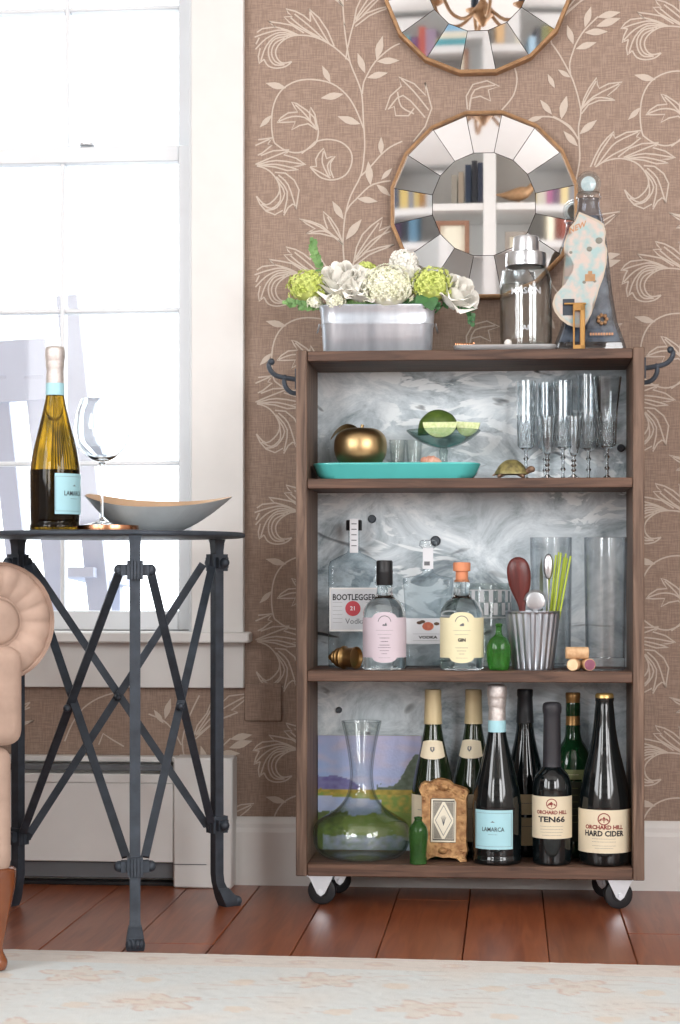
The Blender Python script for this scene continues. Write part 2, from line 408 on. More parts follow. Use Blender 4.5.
# leafy side branches
st(z3, [(520, 400), (524, 360), (535, 330), (575, 262), (640, 205), (680, 185)]); st(z4, [(515, 195), (560, 150), (600, 105), (640, 72), (690, 48)])
st(z4, [(450, 350), (468, 320), (495, 293), (550, 240), (600, 222), (640, 216)])
for f, a, c in ((z3, (198, 375), (110, 354)), (z3, (385, 352), (350, 280)), (z3, (440, 400), (343, 418)), (z3, (512, 528), (415, 495)), (z3, (135, 490), (84, 542)), (z3, (580, 255), (607, 153)), (z3, (582, 262), (677, 258)), (z3, (540, 332), (628, 310)), (z3, (532, 312), (500, 226)),
                (z4, (600, 107), (600, 30)), (z4, (555, 235), (545, 133)), (z4, (600, 212), (647, 163)), (z4, (580, 232), (640, 282)), (z4, (498, 292), (585, 305)), (z4, (440, 380), (393, 303)), (z4, (450, 467), (517, 380))):
    lf(f, a, c)
# lance plumes at the foot of the stem
st(z4, [(438, 485), (400, 452), (345, 405), (300, 388), (252, 378), (285, 400), (320, 420), (300, 430), (282, 440), (340, 440), (400, 455), (440, 490)], False)
st(z4, [(435, 475), (415, 420), (385, 375), (354, 347), (358, 380), (372, 420)], False); st(z4, [(372, 370), (400, 420), (432, 468)]); st(z4, [(270, 384), (340, 412), (420, 468)]); st(z4, [(300, 436), (360, 430), (420, 465)])
st(z4, [(484, 560), (495, 500), (520, 445), (560, 405), (606, 372), (598, 405), (590, 428), (640, 408)], False)
st(z4, [(484, 562), (535, 520), (590, 500), (655, 487), (625, 500), (592, 512), (550, 530), (490, 575)], False); st(z4, [(490, 545), (530, 480), (590, 395)]); st(z4, [(492, 550), (560, 470), (640, 430)]); st(z4, [(640, 408), (610, 440), (560, 490), (520, 530)])
st(z4, [(484, 560), (470, 610), (455, 680), (450, 715)])
# mirrored curling plume hanging from the right-hand stem of the repeat
def zF(x, y): return (x/5.667+560-368, y/5.667+3.0)
st(zF, [(205, 968), (260, 935), (340, 920), (420, 940), (470, 985), (497, 1045), (480, 1100), (420, 1145), (365, 1095)])
st(zF, [(178, 968), (205, 905), (235, 850), (270, 805), (308, 770), (306, 790), (312, 808), (375, 775), (455, 765), (440, 785), (430, 800), (455, 805), (400, 850)], False)
st(zF, [(200, 960), (230, 890), (300, 785)]); st(zF, [(215, 960), (262, 895), (320, 830), (440, 772)]); st(zF, [(232, 950), (300, 900), (400, 850)])
st(zF, [(330, 912), (390, 865), (460, 838), (552, 833), (540, 848), (520, 860), (590, 880), (645, 918), (600, 925), (560, 928), (605, 945), (540, 950), (470, 930), (380, 920)], False)
st(zF, [(360, 915), (440, 880), (540, 840)]); st(zF, [(370, 918), (480, 893), (635, 916)]); st(zF, [(390, 920), (480, 915), (590, 940)])
st(zF, [(470, 960), (530, 965), (580, 1005), (607, 1060), (590, 1170), (582, 1145), (570, 1140), (545, 1160), (520, 1205), (515, 1175), (470, 1200), (420, 1180), (385, 1140), (365, 1095)], False)
st(zF, [(490, 975), (545, 1030), (585, 1150)]); st(zF, [(478, 985), (540, 1070), (522, 1190)]); st(zF, [(480, 1000), (525, 1080), (480, 1160), (420, 1175)]); st(zF, [(497, 1050), (500, 1120), (450, 1165), (395, 1140)])
# second stem of the repeat
st(zr, [(97, 990), (112, 900), (108, 800), (105, 720), (118, 640), (105, 560), (85, 490), (62, 430), (0, 315), (-45, 250)])
st(lambda x, y: (x, y), [(577.2, 174), (570, 205), (556, 235), (548, 262), (552, 286)])
st(zr, [(60, 425), (55, 360), (75, 290), (95, 240), (140, 170), (215, 95)]); st(zr, [(103, 790), (60, 720), (0, 680), (-40, 660)])
for a, c in (((140, 158), (176, 38)), ((212, 100), (342, 70)), ((138, 186), (270, 180)), ((88, 280), (207, 241)), ((76, 252), (40, 143)), ((60, 440), (-12, 395)), ((110, 762), (209, 681)), ((101, 830), (20, 744)), ((2, 665), (36, 546)), ((-30, 500), (-70, 420))):
    lf(zr, a, c)
st(zr, [(118, 632), (135, 560), (165, 500), (208, 440), (212, 480), (222, 502), (275, 475), (352, 466), (315, 505), (270, 542), (312, 568), (220, 570), (160, 595), (122, 645)], False)
st(zr, [(122, 620), (150, 555), (205, 460)]); st(zr, [(126, 615), (190, 548), (335, 475)]); st(zr, [(130, 610), (200, 555), (300, 562)])
def zb(x, y): return (x/2.19+368, 680+y/2.19-730)
st(zb, [(418, 150), (428, 120), (450, 92), (462, 60), (472, 78), (500, 52), (552, 44), (528, 66), (505, 84), (520, 88), (470, 108), (424, 150)], False)
st(zb, [(424, 140), (450, 100), (466, 70)]); st(zb, [(426, 142), (470, 92), (540, 50)]); st(zb, [(430, 140), (470, 110), (505, 95)])
st(zb, [(128, 165), (145, 125), (170, 90), (205, 66), (245, 52)]); lf(zb, (500, 168), (553, 150)); lf(zb, (355, 108), (368, 62)); lf(zb, (352, 118), (330, 88)); st(zb, [(392, 165), (375, 135), (352, 112), (318, 98)])
st(zb, [(165, 15), (190, 38), (212, 55), (214, 30), (236, 45), (230, 20)], False); st(zb, [(205, 170), (215, 145), (236, 158), (262, 172)], False)
# curls between the stems (mostly behind the mirrors)
st(zm, [(118, 385), (150, 345), (168, 295), (150, 225), (152, 260), (120, 228), (78, 210), (85, 235), (55, 262), (42, 300), (66, 290), (70, 315), (105, 315), (120, 295)], False)
st(zm, [(160, 300), (120, 250), (85, 215)]); st(zm, [(150, 320), (90, 260), (50, 298)]); st(zm, [(120, 310), (85, 290), (75, 250)])
st(zm, [(358, 300), (390, 260), (400, 215), (392, 180)]); st(zm, [(265, 298), (262, 262), (280, 230), (318, 220), (352, 235), (322, 245), (328, 275), (300, 262), (275, 268), (270, 300)], False)
st(zm, [(270, 290), (285, 245), (340, 232)]); st(zm, [(565, 375), (540, 345), (500, 320), (462, 318)]); lf(zm, (520, 325), (536, 262)); lf(zm, (495, 312), (463, 272)); lf(zm, (470, 318), (425, 330))
sc0 = P(254, 37, 0); TX = P(622, 23, 0).x-sc0.x; TZ = .4555
ins = lambda x, z: (wxL-.125 < x < wxR+.115 and wzB-.104 < z < wzT+.1)
me_v, me_f = [], []
def w2(p): q = P(p[0], p[1], 0); return (q.x, q.z)
paths = [([w2(p) for p in (smooth_prof(pts, 3) if s_ else pts)], w*.86*MP(340, 0)/2) for pts, s_, w in STR]
lfs = [(w2(a), w2(c), w) for a, c, w in LEAVES]
SH = {j: random.uniform(-.0, .0) for j in range(9)}
for i in range(-4, 4):
    for j in range(-5, 3):
        dx, dz = i*TX, j*TZ
        xs = sc0.x+dx
        if xs > XR or xs < XL-.7: continue
        for pi_, (pts, hw) in enumerate(paths):
            prev = None; yy = -.0003-.000012*pi_
            for k, (x, z) in enumerate(pts):
                a_ = pts[max(k-1, 0)]; c_ = pts[min(k+1, len(pts)-1)]
                d = Vector((c_[0]-a_[0], c_[1]-a_[1])); d = d.normalized() if d.length > 1e-9 else Vector((1, 0)); n_ = Vector((-d.y, d.x))*hw
                X, Z = x+dx, z+dz
                ok = XL < X < XR and .1 < Z < ZC-.02 and not ins(X, Z)
                if ok:
                    me_v += [(X+n_.x, yy, Z+n_.y), (X-n_.x, yy, Z-n_.y)]; cur = len(me_v)-2
                    if prev is not None: me_f.append((prev, prev+1, cur+1, cur))
                    prev = cur
                else: prev = None
        for li_, (a_, c_, w) in enumerate(lfs):
            yl = -.0014-.00001*li_
            X, Z = a_[0]+dx, a_[1]+dz
            if not (XL+.03 < X < XR-.03 and .1 < Z < ZC-.05) or ins(X, Z) or ins(c_[0]+dx, c_[1]+dz): continue
            A = Vector((a_[0]+dx, a_[1]+dz)); C = Vector((c_[0]+dx, c_[1]+dz)); D = C-A; L_ = D.length; D.normalize(); nn = Vector((-D.y, D.x))
            s = len(me_v); prof = [(0, .001), (.18, .08), (.4, .15), (.6, .145), (.82, .07), (1, .004)]
            for t, ww in prof:
                q = A+D*L_*t
                me_v += [(q.x+nn.x*ww*L_*1.05, yl, q.y+nn.y*ww*L_*1.05), (q.x-nn.x*ww*L_*.95, yl, q.y-nn.y*ww*L_*.95)]
            for k in range(len(prof)-1): me_f.append((s+2*k, s+2*k+1, s+2*k+3, s+2*k+2))
me = bpy.data.meshes.new('wallpaper_print'); me.from_pydata(me_v, [], me_f)
obj_me('wallpaper_print', me, M_print, wall, kind='stuff')
# papered-over socket plate
q0, q1 = P(244.5, 721, 0), P(282, 683, 0)
bxo('socket_cover', M_paperwall, wall, q0.x, q1.x, -.006, 0, q0.z, q1.z, bev=.002)

for nm, a in (('wall_left', (XL-.12, XL, YB, .16, -.012, ZC)), ('wall_right', (XR, XR+.12, YB, .16, -.012, ZC)), ('wall_front', (XL, XR, YB-.12, YB, -.012, ZC)), ('ceiling', (XL-.12, XR+.12, YB-.12, .16, ZC, ZC+.1))):
    tag(obj(nm, box(B(), *a), M_wallp), kind='structure')

# floor boards
fl = tag(obj('floor', box(B(), XL-.12, XR+.12, YB-.12, .16, -.06, -.012), mat('sub_floor', '#3a1a12', .8)), kind='structure')
PW = .1335
pl_me = {}
for L_ in (.9, 1.2, 1.5):
    bm = box(B(), -PW/2+.0008, PW/2-.0008, -L_/2+.0008, L_/2-.0008, -.012, 0, bev=.0012); fin(bm)
    me = bpy.data.meshes.new('plank'); bm.to_mesh(me); bm.free(); me.materials.append(M_floor); pl_me[L_] = me
x = P(471, 886, 0).x+PW/2
x -= PW*int((x-XL)/PW); k = 0
starts = {}
xi = x
while xi < XR-.02:
    rr = random.Random(k*13+5); y = -.005+rr.choice([0, .35, .6, .75, .2]); 
    while y > YB+.05:
        L_ = rr.choice([.9, 1.2, 1.5])
        if y > -.0051 and y != -.005: pass
        o = bpy.data.objects.new('plank', pl_me[L_]); COL.objects.link(o); o.parent = fl; o.location = (xi, y-L_/2, rr.uniform(-.0004, .0004))
        y -= L_
    xi += PW; k += 1
# baseboard
bz = P(640, 822, -.02).z
xh0, xh1 = P(235.5, 800, 0).x, P(5, 800, 0).x
def baseboard(x0, x1):
    secs = [(-.018, 0), (-.018, bz-.028), (-.014, bz-.02), (-.014, bz-.012), (-.009, bz-.004), (-.004, bz), (0, bz), (0, 0)]
    bm = B(); loft(bm, [[(x0, y, z) for y, z in secs], [(x1, y, z) for y, z in secs]]); return bm
tag(obj('baseboard_back', baseboard(xh0+.001, XR), M_white, sharp=25), kind='structure')

# ---------------------------------------------------------------- window_1
win = bpy.data.objects.new('window_1', None); COL.objects.link(win); win.location = ((wxL+wxR)/2, 0, wzB); tag(win, kind='structure')
def wp(name, m, *a, bev=.0015, parent=win):
    L = win.location; o = bxo(name, m, parent, a[0]-L.x, a[1]-L.x, a[2]-L.y, a[3]-L.y, a[4]-L.z, a[5]-L.z, bev=bev); return o
cR = P(243.5, 400, -.02).x; cw = cR-wxR
wp('casing', M_white, wxR-.004, cR, -.02, 0, wzB, wzT+.004); wp('casing', M_white, wxL-cw, wxL+.004, -.02, 0, wzB, wzT+.004)
wp('casing', M_white, wxL-cw, cR, -.024, 0, wzT+.004, wzT+.12)
q = P(248.5, 640, -.055)
zs0, zs1 = P(200, 643, -.055).z, P(200, 632.5, -.055).z
wp('sill', M_white, wxL-cw-.01, q.x, -.055, .06, zs0, zs1, bev=.003)
ab = P(200, 688, -.018).z
wp('apron', M_white, wxL-cw, cR, -.018, 0, ab, zs0-.0005)
for a in ((wxR-.012, wxR, 0, .15, wzB, wzT), (wxL, wxL+.012, 0, .15, wzB, wzT), (wxL+.012, wxR-.012, 0, .15, wzT-.012, wzT), (wxL+.012, wxR-.012, .061, .2, wzB-.01, wzB+.01)): wp('jamb', M_sash, *a)
def sash(name, y0, y1, v_top, v_railT, v_botT, v_bot, um, vms, tilt=True):
    Y = y0; zt, zt2, zb2, zb = [P(120, v, Y).z for v in (v_top, v_railT, v_botT, v_bot)]
    xr_o, xr_i = wxR-.012, P(178.5, 400, Y).x; w = xr_o-xr_i; xl_o = wxL+.012
    s = bpy.data.objects.new(name, None); COL.objects.link(s); s.parent = win
    L = win.location
    def b_(nm, x0, x1, ya, yb_, z0, z1, m=M_sash, bev=.002): return bxo(nm, m, s, x0-L.x, x1-L.x, ya, yb_, z0-L.z, z1-L.z, bev=bev)
    b_('stile', xr_i, xr_o, y0, y1, zb, zt); b_('stile', xl_o, xl_o+w, y0, y1, zb, zt)
    b_('rail', xl_o+w, xr_i, y0, y1, zt2, zt); b_('rail', xl_o+w, xr_i, y0, y1, zb, zb2)
    pitch = P(178.5, 400, Y).x-P(um, 400, Y).x; mw = .0085
    xs = [P(um, 400, Y).x-pitch*k for k in range(2)]
    for xm in xs: b_('muntin', xm-mw/2, xm+mw/2, y0+.002, y1-.002, zb2, zt2)
    zz = [P(120, v, Y).z for v in vms]
    ed = [xl_o+w]+sorted(xs)+[xr_i]
    for zm_ in zz:
        for i in range(3): b_('muntin', ed[i]+(mw/2 if i else 0), ed[i+1]-(mw/2 if i < 2 else 0), y0+.002, y1-.002, zm_-mw/2, zm_+mw/2)
    zed = [zb2]+sorted(zz)+[zt2]
    for i in range(3):
        for j in range(len(zed)-1):
            b_('pane', ed[i], ed[i+1], (y0+y1)/2-.0015, (y0+y1)/2+.0015, zed[j], zed[j+1], M_pane, bev=0)
    return s
sash('lower_sash', .05, .085, 146, 162, 611, 630, 62, (310, 463))
sash('upper_sash', .09, .125, -205, -190, 146, 162, 67, (8, -95))
# sash lock on the meeting rail
q = P(87, 145, .06)
o = obj('sash_lock', lathe(B(), [(.0, 0), (.016, 0), (.016, .004), (.008, .008), (0, .009)], 16), mat('lock_metal', '#d8d8da', .3, .7), win, loc=(q.x-win.location.x, q.y, q.z-win.location.z-.002))

# simple white windows in the other walls (where the daylight comes in)
def plain_window(nm, loc, rz, w, h):
    e = bpy.data.objects.new(nm, None); COL.objects.link(e); e.location = loc; e.rotation_euler = (0, 0, rz); tag(e, kind='structure')
    for a in ((-w/2-.1, -w/2, -h/2-.1, h/2+.1), (w/2, w/2+.1, -h/2-.1, h/2+.1), (-w/2, w/2, h/2, h/2+.1), (-w/2, w/2, -h/2-.1, -h/2)):
        bxo('casing', M_white, e, a[0], a[1], -.03, 0, a[2], a[3])
    for k in (-1, 0, 1): bxo('muntin', M_sash, e, k*w/4-.01, k*w/4+.01, -.035, -.02, -h/2, h/2)
    bxo('muntin', M_sash, e, -w/2, w/2, -.036, -.021, -.015, .015)
plain_window('window_2', (XL, -3.1, 1.55), pi/2, 1.75, 1.45)
plain_window('window_3', (1.72, YB, 1.55), pi, 1.1, 1.45)
plain_window('added_window', (XR, -3.3, 1.55), -pi/2, 1.5, 1.45)  # unseen window frame, added along with the bookcase light
plain_window('window_4', (-1.78, YB, 1.55), pi, .9, 1.45)

# baseboard heater
hx0, hx1 = P(-150, 800, -.06).x, P(235, 800, -.03).x
ht = thing('baseboard_heater', 'long white enamelled baseboard heater under the window', 'heater', ((hx0+hx1)/2, -.03, 0))
def hb(nm, m, x0, x1, y0, y1, z0, z1, bev=.0015): return bxo(nm, m, ht, x0-ht.location.x, x1-ht.location.x, y0+.03, y1+.03, z0, z1, bev=bev)
HY = -.062; hz = lambda v: P(120, v, HY).z
xe = P(173.5, 800, HY).x; xe1 = P(212, 800, HY).x
hb('back_plate', M_heater, hx0, xe, -.012, -.001, hz(884), hz(758))
hb('hood', M_heater, hx0, xe, -.045, -.0125, hz(763), hz(757.5))
hb('damper', M_hslot, hx0, xe, -.058, -.046, hz(771), hz(765))
hb('front_panel', M_heater, hx0, xe-.001, HY, HY+.006, hz(862), hz(783))
hb('front_panel_lip', M_heater, hx0, xe-.001, HY-.003, HY+.008, hz(782.8), hz(774))
hb('lower_louvre', M_hslot, hx0, xe-.001, HY+.012, HY+.018, hz(879), hz(863))
hb('foot_rail', M_black, hx0, xe-.001, HY+.02, -.013, 0, .008)
hb('end_cap', M_heater, xe, hx1, HY-.004, -.001, hz(887), hz(757), bev=.003)
hb('end_cap_joint', M_hslot, xe+.001, xe1-.01, HY-.005, HY-.0035, hz(863.6), hz(862.8), bev=0)

# ================================================================ RUG
RB = P(300, 962, 0)
ra = PD(0, 953.5, CH*F/(953.5-VH)); rb2 = PD(680, 970.5, CH*F/(970.5-VH))
rdir = (rb2-ra); rdir.z = 0; rdir.normalize(); rnor = Vector((rdir.y, -rdir.x, 0))   # rnor points to the camera
rug_o = ra-rdir*.55
RWX, RWY = 2.35, 1.5
nx, ny = 380, 190
def mixc(a, c, t): return tuple(a[i]*(1-t)+c[i]*t for i in range(3))
hexc = lambda h: srgb(h)[:3]
R_bl, R_cr, R_pk, R_or, R_gr = map(hexc, ('#cfd7d8', '#d8d1c8', '#c29c8e', '#dac0a4', '#aaa29e'))
def rugcol(x, y):
    n1 = noise.noise(Vector((x*9, y*9, 3)))*.5+.5; n2 = noise.noise(Vector((x*40, y*40, 7)))*.5+.5; n3 = noise.noise(Vector((x*150, y*30, 1)))
    c = mixc(R_bl, R_cr, min(1, max(0, (n1-.45)*2.2)))
    if y < .012: c = mixc(R_cr, R_gr, .15)
    elif y < .085:
        c = mixc(R_cr, R_pk, .12); k = round(x/.115); cx = k*.115; d = sqrt((x-cx)**2+((y-.048)*1.3)**2)
        if .012 < d < .019+.006*n2: c = mixc(c, R_pk, .55)
        if d < .009: c = mixc(c, R_or, .7)
        if abs(y-.082) < .002 or abs(y-.016) < .0018: c = mixc(c, R_pk, .4)
        if abs((y-.048)-.018*sin(x*27)) < .003: c = mixc(c, R_gr, .3)
    else:
        k = round((x+.2*(int((y-.085)/.17) % 2))/.36); cx = k*.36-.2*(int((y-.085)/.17) % 2); cy = .085+(int((y-.085)/.17)+.5)*.17
        dx_, dy_ = x-cx, y-cy; r = sqrt(dx_**2+(dy_*1.1)**2); a = atan2(dy_, dx_); pet = .045*(1+.35*cos(5*a+k))
        if r < pet: c = mixc(c, R_or, .45)
        if abs(r-pet) < .0035: c = mixc(c, R_pk, .75)
        if r < .012: c = mixc(c, R_pk, .5)
        v = abs((y-cy)-.05*sin((x-cx)*11+k))
        if v < .0028: c = mixc(c, R_pk, .4)
        if abs(v-.03) < .002 and n1 > .5: c = mixc(c, R_gr, .5)
        for sx in (-.11, .11):
            rr = sqrt((dx_-sx)**2+(dy_-.03)**2)
            if rr < .016+.006*cos(4*a): c = mixc(c, R_or, .6)
    return mixc(mixc(c, hexc('#d6d8d5'), .32), R_cr, .15*n2+.1*n3)
V, Fc, CC = [], [], []
for j in range(ny+1):
    ty = (j/ny)**1.25*RWY
    for i in range(nx+1):
        tx = i/nx*RWX; p = rug_o+rdir*tx+rnor*ty
        zz = .0075 if 0 < j < ny and 0 < i < nx else .0005
        V.append((p.x, p.y, zz+.0006*noise.noise(Vector((tx*60, ty*60, 0))))); CC.append(rugcol(tx, ty))
for j in range(ny):
    for i in range(nx): a = j*(nx+1)+i; Fc.append((a, a+1, a+nx+2, a+nx+1))
me = bpy.data.meshes.new('rug'); me.from_pydata(V, [], Fc)
def setcol(me, CC):
    at = me.color_attributes.new('Col', 'FLOAT_COLOR', 'POINT')
    at.data.foreach_set('color', [x for c in CC for x in (*c[:3], 1.0)])
setcol(me, CC)
tag(obj_me('rug', me, vmat('faded_rug_pile', .95, bump=.5, bscale=700)), 'faded pale blue and cream oriental rug on the wood floor', 'rug')

# ================================================================ BAR CART
YF, YK = -.25, -.055
cxL, cxR = P(295.8, 600, YF).x, P(644.5, 600, YF).x; cc = (cxL+cxR)/2
zT = P(470, 349.5, YF).z; zT2 = P(470, 359.8, YF).z
zA, zA2 = P(470, 478, YF).z, P(470, 488, YF).z
zB_, zB2 = P(470, 671, YF).z, P(470, 682.3, YF).z
zC_, zC2 = P(470, 866, YF).z, P(470, 878.5, YF).z
cart = thing('bar_cart', 'tall dark wooden rolling bar shelf with zinc back and casters', 'shelf cart', (cc, YF, 0))
sw = P(307, 600, YF).x-cxL
def cb(nm, m, x0, x1, y0, y1, z0, z1, bev=.0015): return bxo(nm, m, cart, x0-cc, x1-cc, y0-YF, y1-YF, z0, z1, bev=bev)
cb('side_panel', M_dkwoodz, cxL, cxL+sw, YF, YK, zC2, zT+.0015); cb('side_panel', M_dkwoodz, cxR-sw, cxR, YF, YK, zC2, zT+.0015)
cb('top_board', M_dkwood, cxL+sw+.0003, cxR-sw-.0003, YF+.002, YK, zT2, zT)
cb('shelf_board', M_dkwood, cxL+sw+.0003, cxR-sw-.0003, YF+.002, YK-.003, zA2, zA)
cb('shelf_board', M_dkwood, cxL+sw+.0003, cxR-sw-.0003, YF+.002, YK-.003, zB2, zB_)
cb('bottom_board', M_dkwood, cxL+sw+.0003, cxR-sw-.0003, YF+.002, YK-.003, zC2, zC_)
# zinc back sheet with milky swirls
m, nt, b = newmat('streaked_zinc')
tc = N(nt, 'ShaderNodeTexCoord'); mp = N(nt, 'ShaderNodeMapping'); mp.inputs['Scale'].default_value = (1, 1, 1.5); mp.inputs['Rotation'].default_value = (0, radians(24), 0)
nt.links.new(tc.outputs['Object'], mp.inputs[0])
n1 = N(nt, 'ShaderNodeTexNoise', Scale=6.5, Detail=10.0, Distortion=1.3, Roughness=.72); nt.links.new(mp.outputs[0], n1.inputs['Vector'])
c1 = N(nt, 'ShaderNodeValToRGB'); E = c1.color_ramp.elements
E[0].position = .34; E[0].color = srgb('#768289'); E[1].position = .68; E[1].color = srgb('#eef3f6')
for ps, hx in ((.42, '#a3afb5'), (.49, '#bfc9cf'), (.57, '#d3dce1')):
    e = E.new(ps); e.color = srgb(hx)
nt.links.new(n1.outputs[0], c1.inputs[0])
mp2 = N(nt, 'ShaderNodeMapping'); mp2.inputs['Scale'].default_value = (1.5, 1, 3.4); mp2.inputs['Rotation'].default_value = (0, radians(-32), 0); nt.links.new(tc.outputs['Object'], mp2.inputs[0])
n2 = N(nt, 'ShaderNodeTexNoise', Scale=6.5, Detail=3.0, Distortion=2.6); nt.links.new(mp2.outputs[0], n2.inputs['Vector'])
c2 = N(nt, 'ShaderNodeValToRGB'); c2.color_ramp.elements[0].position = .53; c2.color_ramp.elements[1].position = .58; c2.color_ramp.elements[1].color = (.85, .85, .85, 1); nt.links.new(n2.outputs[0], c2.inputs[0])
n3 = N(nt, 'ShaderNodeTexNoise', Scale=4.0, Detail=1.0); nt.links.new(tc.outputs['Object'], n3.inputs['Vector'])
c3 = N(nt, 'ShaderNodeValToRGB'); c3.color_ramp.elements[0].position = .48; c3.color_ramp.elements[1].position = .56; nt.links.new(n3.outputs[0], c3.inputs[0])
mm = N(nt, 'ShaderNodeMath', operation='MULTIPLY'); nt.links.new(c2.outputs[0], mm.inputs[0]); nt.links.new(c3.outputs[0], mm.inputs[1])
mx = N(nt, 'ShaderNodeMix', data_type='RGBA'); mx.inputs[7].default_value = srgb('#edf2f4'); nt.links.new(mm.outputs[0], mx.inputs[0]); nt.links.new(c1.outputs[0], mx.inputs[6])
n4 = N(nt, 'ShaderNodeTexNoise', Scale=3.2, Detail=2.0, Distortion=3.0); nt.links.new(mp2.outputs[0], n4.inputs['Vector'])
c4 = N(nt, 'ShaderNodeValToRGB'); c4.color_ramp.elements[0].position = .66; c4.color_ramp.elements[1].position = .74; nt.links.new(n4.outputs[0], c4.inputs[0])
mx2 = N(nt, 'ShaderNodeMix', data_type='RGBA'); mx2.inputs[7].default_value = srgb('#4a5055'); nt.links.new(c4.outputs[0], mx2.inputs[0]); nt.links.new(mx.outputs[2], mx2.inputs[6])
nt.links.new(mx2.outputs[2], b.inputs['Base Color']); b.inputs['Metallic'].default_value = .25; b.inputs['Roughness'].default_value = .5
cb('back_panel', m, cxL, cxR, YK+.0003, YK+.003, zC2, zT, bev=0)
M_stud = mat('dull_lead', '#4c5258', .5, .5)
for u, v, r in ((372, 519, 4.2), (435.5, 541, 5.2), (621, 448, 4), (339, 710, 3.2)):
    p = P(u, v, YK); k = MP(u, YK)
    obj('bolt_head', lathe(B(), [(0, .006), (r*k*.7, .006), (r*k, .003), (r*k, 0)], 18, M=Matrix.Rotation(pi/2, 4, 'X')), M_stud, cart, loc=(p.x-cc, YK-YF, p.z))
# coat hooks on the sides
def hook(sg, us, vt):
    """sg -1 left, +1 right"""
    x0 = cxL if sg < 0 else cxR; k = MP(300, YF+.03)
    Y = YF+.03-YF
    bm = B()
    z0 = P(470, vt, YF+.03).z
    box(bm, min(0, sg*.004), max(0, sg*.004), Y-.009, Y+.009, z0-.028, z0+.008)
    hk = [(0, -2), (9, -4.5), (20, -6), (25.5, -9), (28.5, -14), (27, -19)]
    up = [Vector((sg*a*k, Y, z0+(-c-6)*k+.0)) for a, c in [(0, 0), (10, -1.5), (21, -4), (27, -9), (29, -15), (26.5, -18)]]
    tube(bm, [tuple(p) for p in smooth_prof([tuple(q) for q in up], 3)], [.0042]*14+[.0046, .0062], 8) if False else tube(bm, smooth_prof([tuple(q) for q in up], 3), .0044, 8)
    bmesh.ops.create_uvsphere(bm, u_segments=10, v_segments=8, radius=.0063, matrix=Matrix.Translation(up[-1]))
    dn = [Vector((sg*a*k, Y, z0+(c)*k)) for a, c in [(0, -20), (6, -19), (11, -15), (13.5, -9), (13, -4)]]
    tube(bm, smooth_prof([tuple(q) for q in dn], 3), .0042, 8)
    bmesh.ops.create_uvsphere(bm, u_segments=10, v_segments=8, radius=.0055, matrix=Matrix.Translation(dn[-1]))
    o = obj('coat_hook', bm, M_iron, cart, loc=(x0-cc, 0, 0)); return o
hook(-1, 265, 372); hook(1, 677, 364)
# casters
def caster(x, y, rz, first=False):
    R = .0255
    e = bpy.data.objects.new('caster', None); COL.objects.link(e); e.parent = cart; e.location = (x-cc, y-YF, 0); e.rotation_euler = (0, 0, rz)
    wb = lathe(B(), [(0, -.011), (R*.45, -.011), (R*.5, -.009), (R*.85, -.009), (R*.98, -.007), (R, 0), (R*.98, .007), (R*.85, .009), (R*.5, .009), (R*.45, .011), (0, .011)], 28, M=Matrix.Rotation(pi/2, 4, 'X'))
    obj('wheel', wb, M_wheel, e, loc=(0, 0, R+.0002))
    bm = B(); zt = zC2
    for s in (-1, 1):
        prism(bm, [(-.022, zt-.002), (.022, zt-.002), (.020, zt-.008), (.007, R-.004), (0, R-.009), (-.007, R-.004), (-.020, zt-.008)], s*.0135-.0008, s*.0135+.0008)
    box(bm, -.024, .024, -.02, .02, zt-.003, zt-.0003)
    obj('bracket', bm, M_zincbr, e, sharp=30)
    obj('axle', lathe(B(), [(0, -.017), (.0045, -.017), (.0045, .017), (0, .017)], 12, M=Matrix.Rotation(pi/2, 4, 'X')), M_zincbr, e, loc=(0, 0, R))
p = P(322, 890, YF+.03); caster(p.x, YF+.035, radians(-6)); p = P(618, 890, YF+.03); caster(p.x, YF+.035, radians(14))
caster(cxL+.06, YK-.035, radians(25)); caster(cxR-.06, YK-.035, radians(-30))

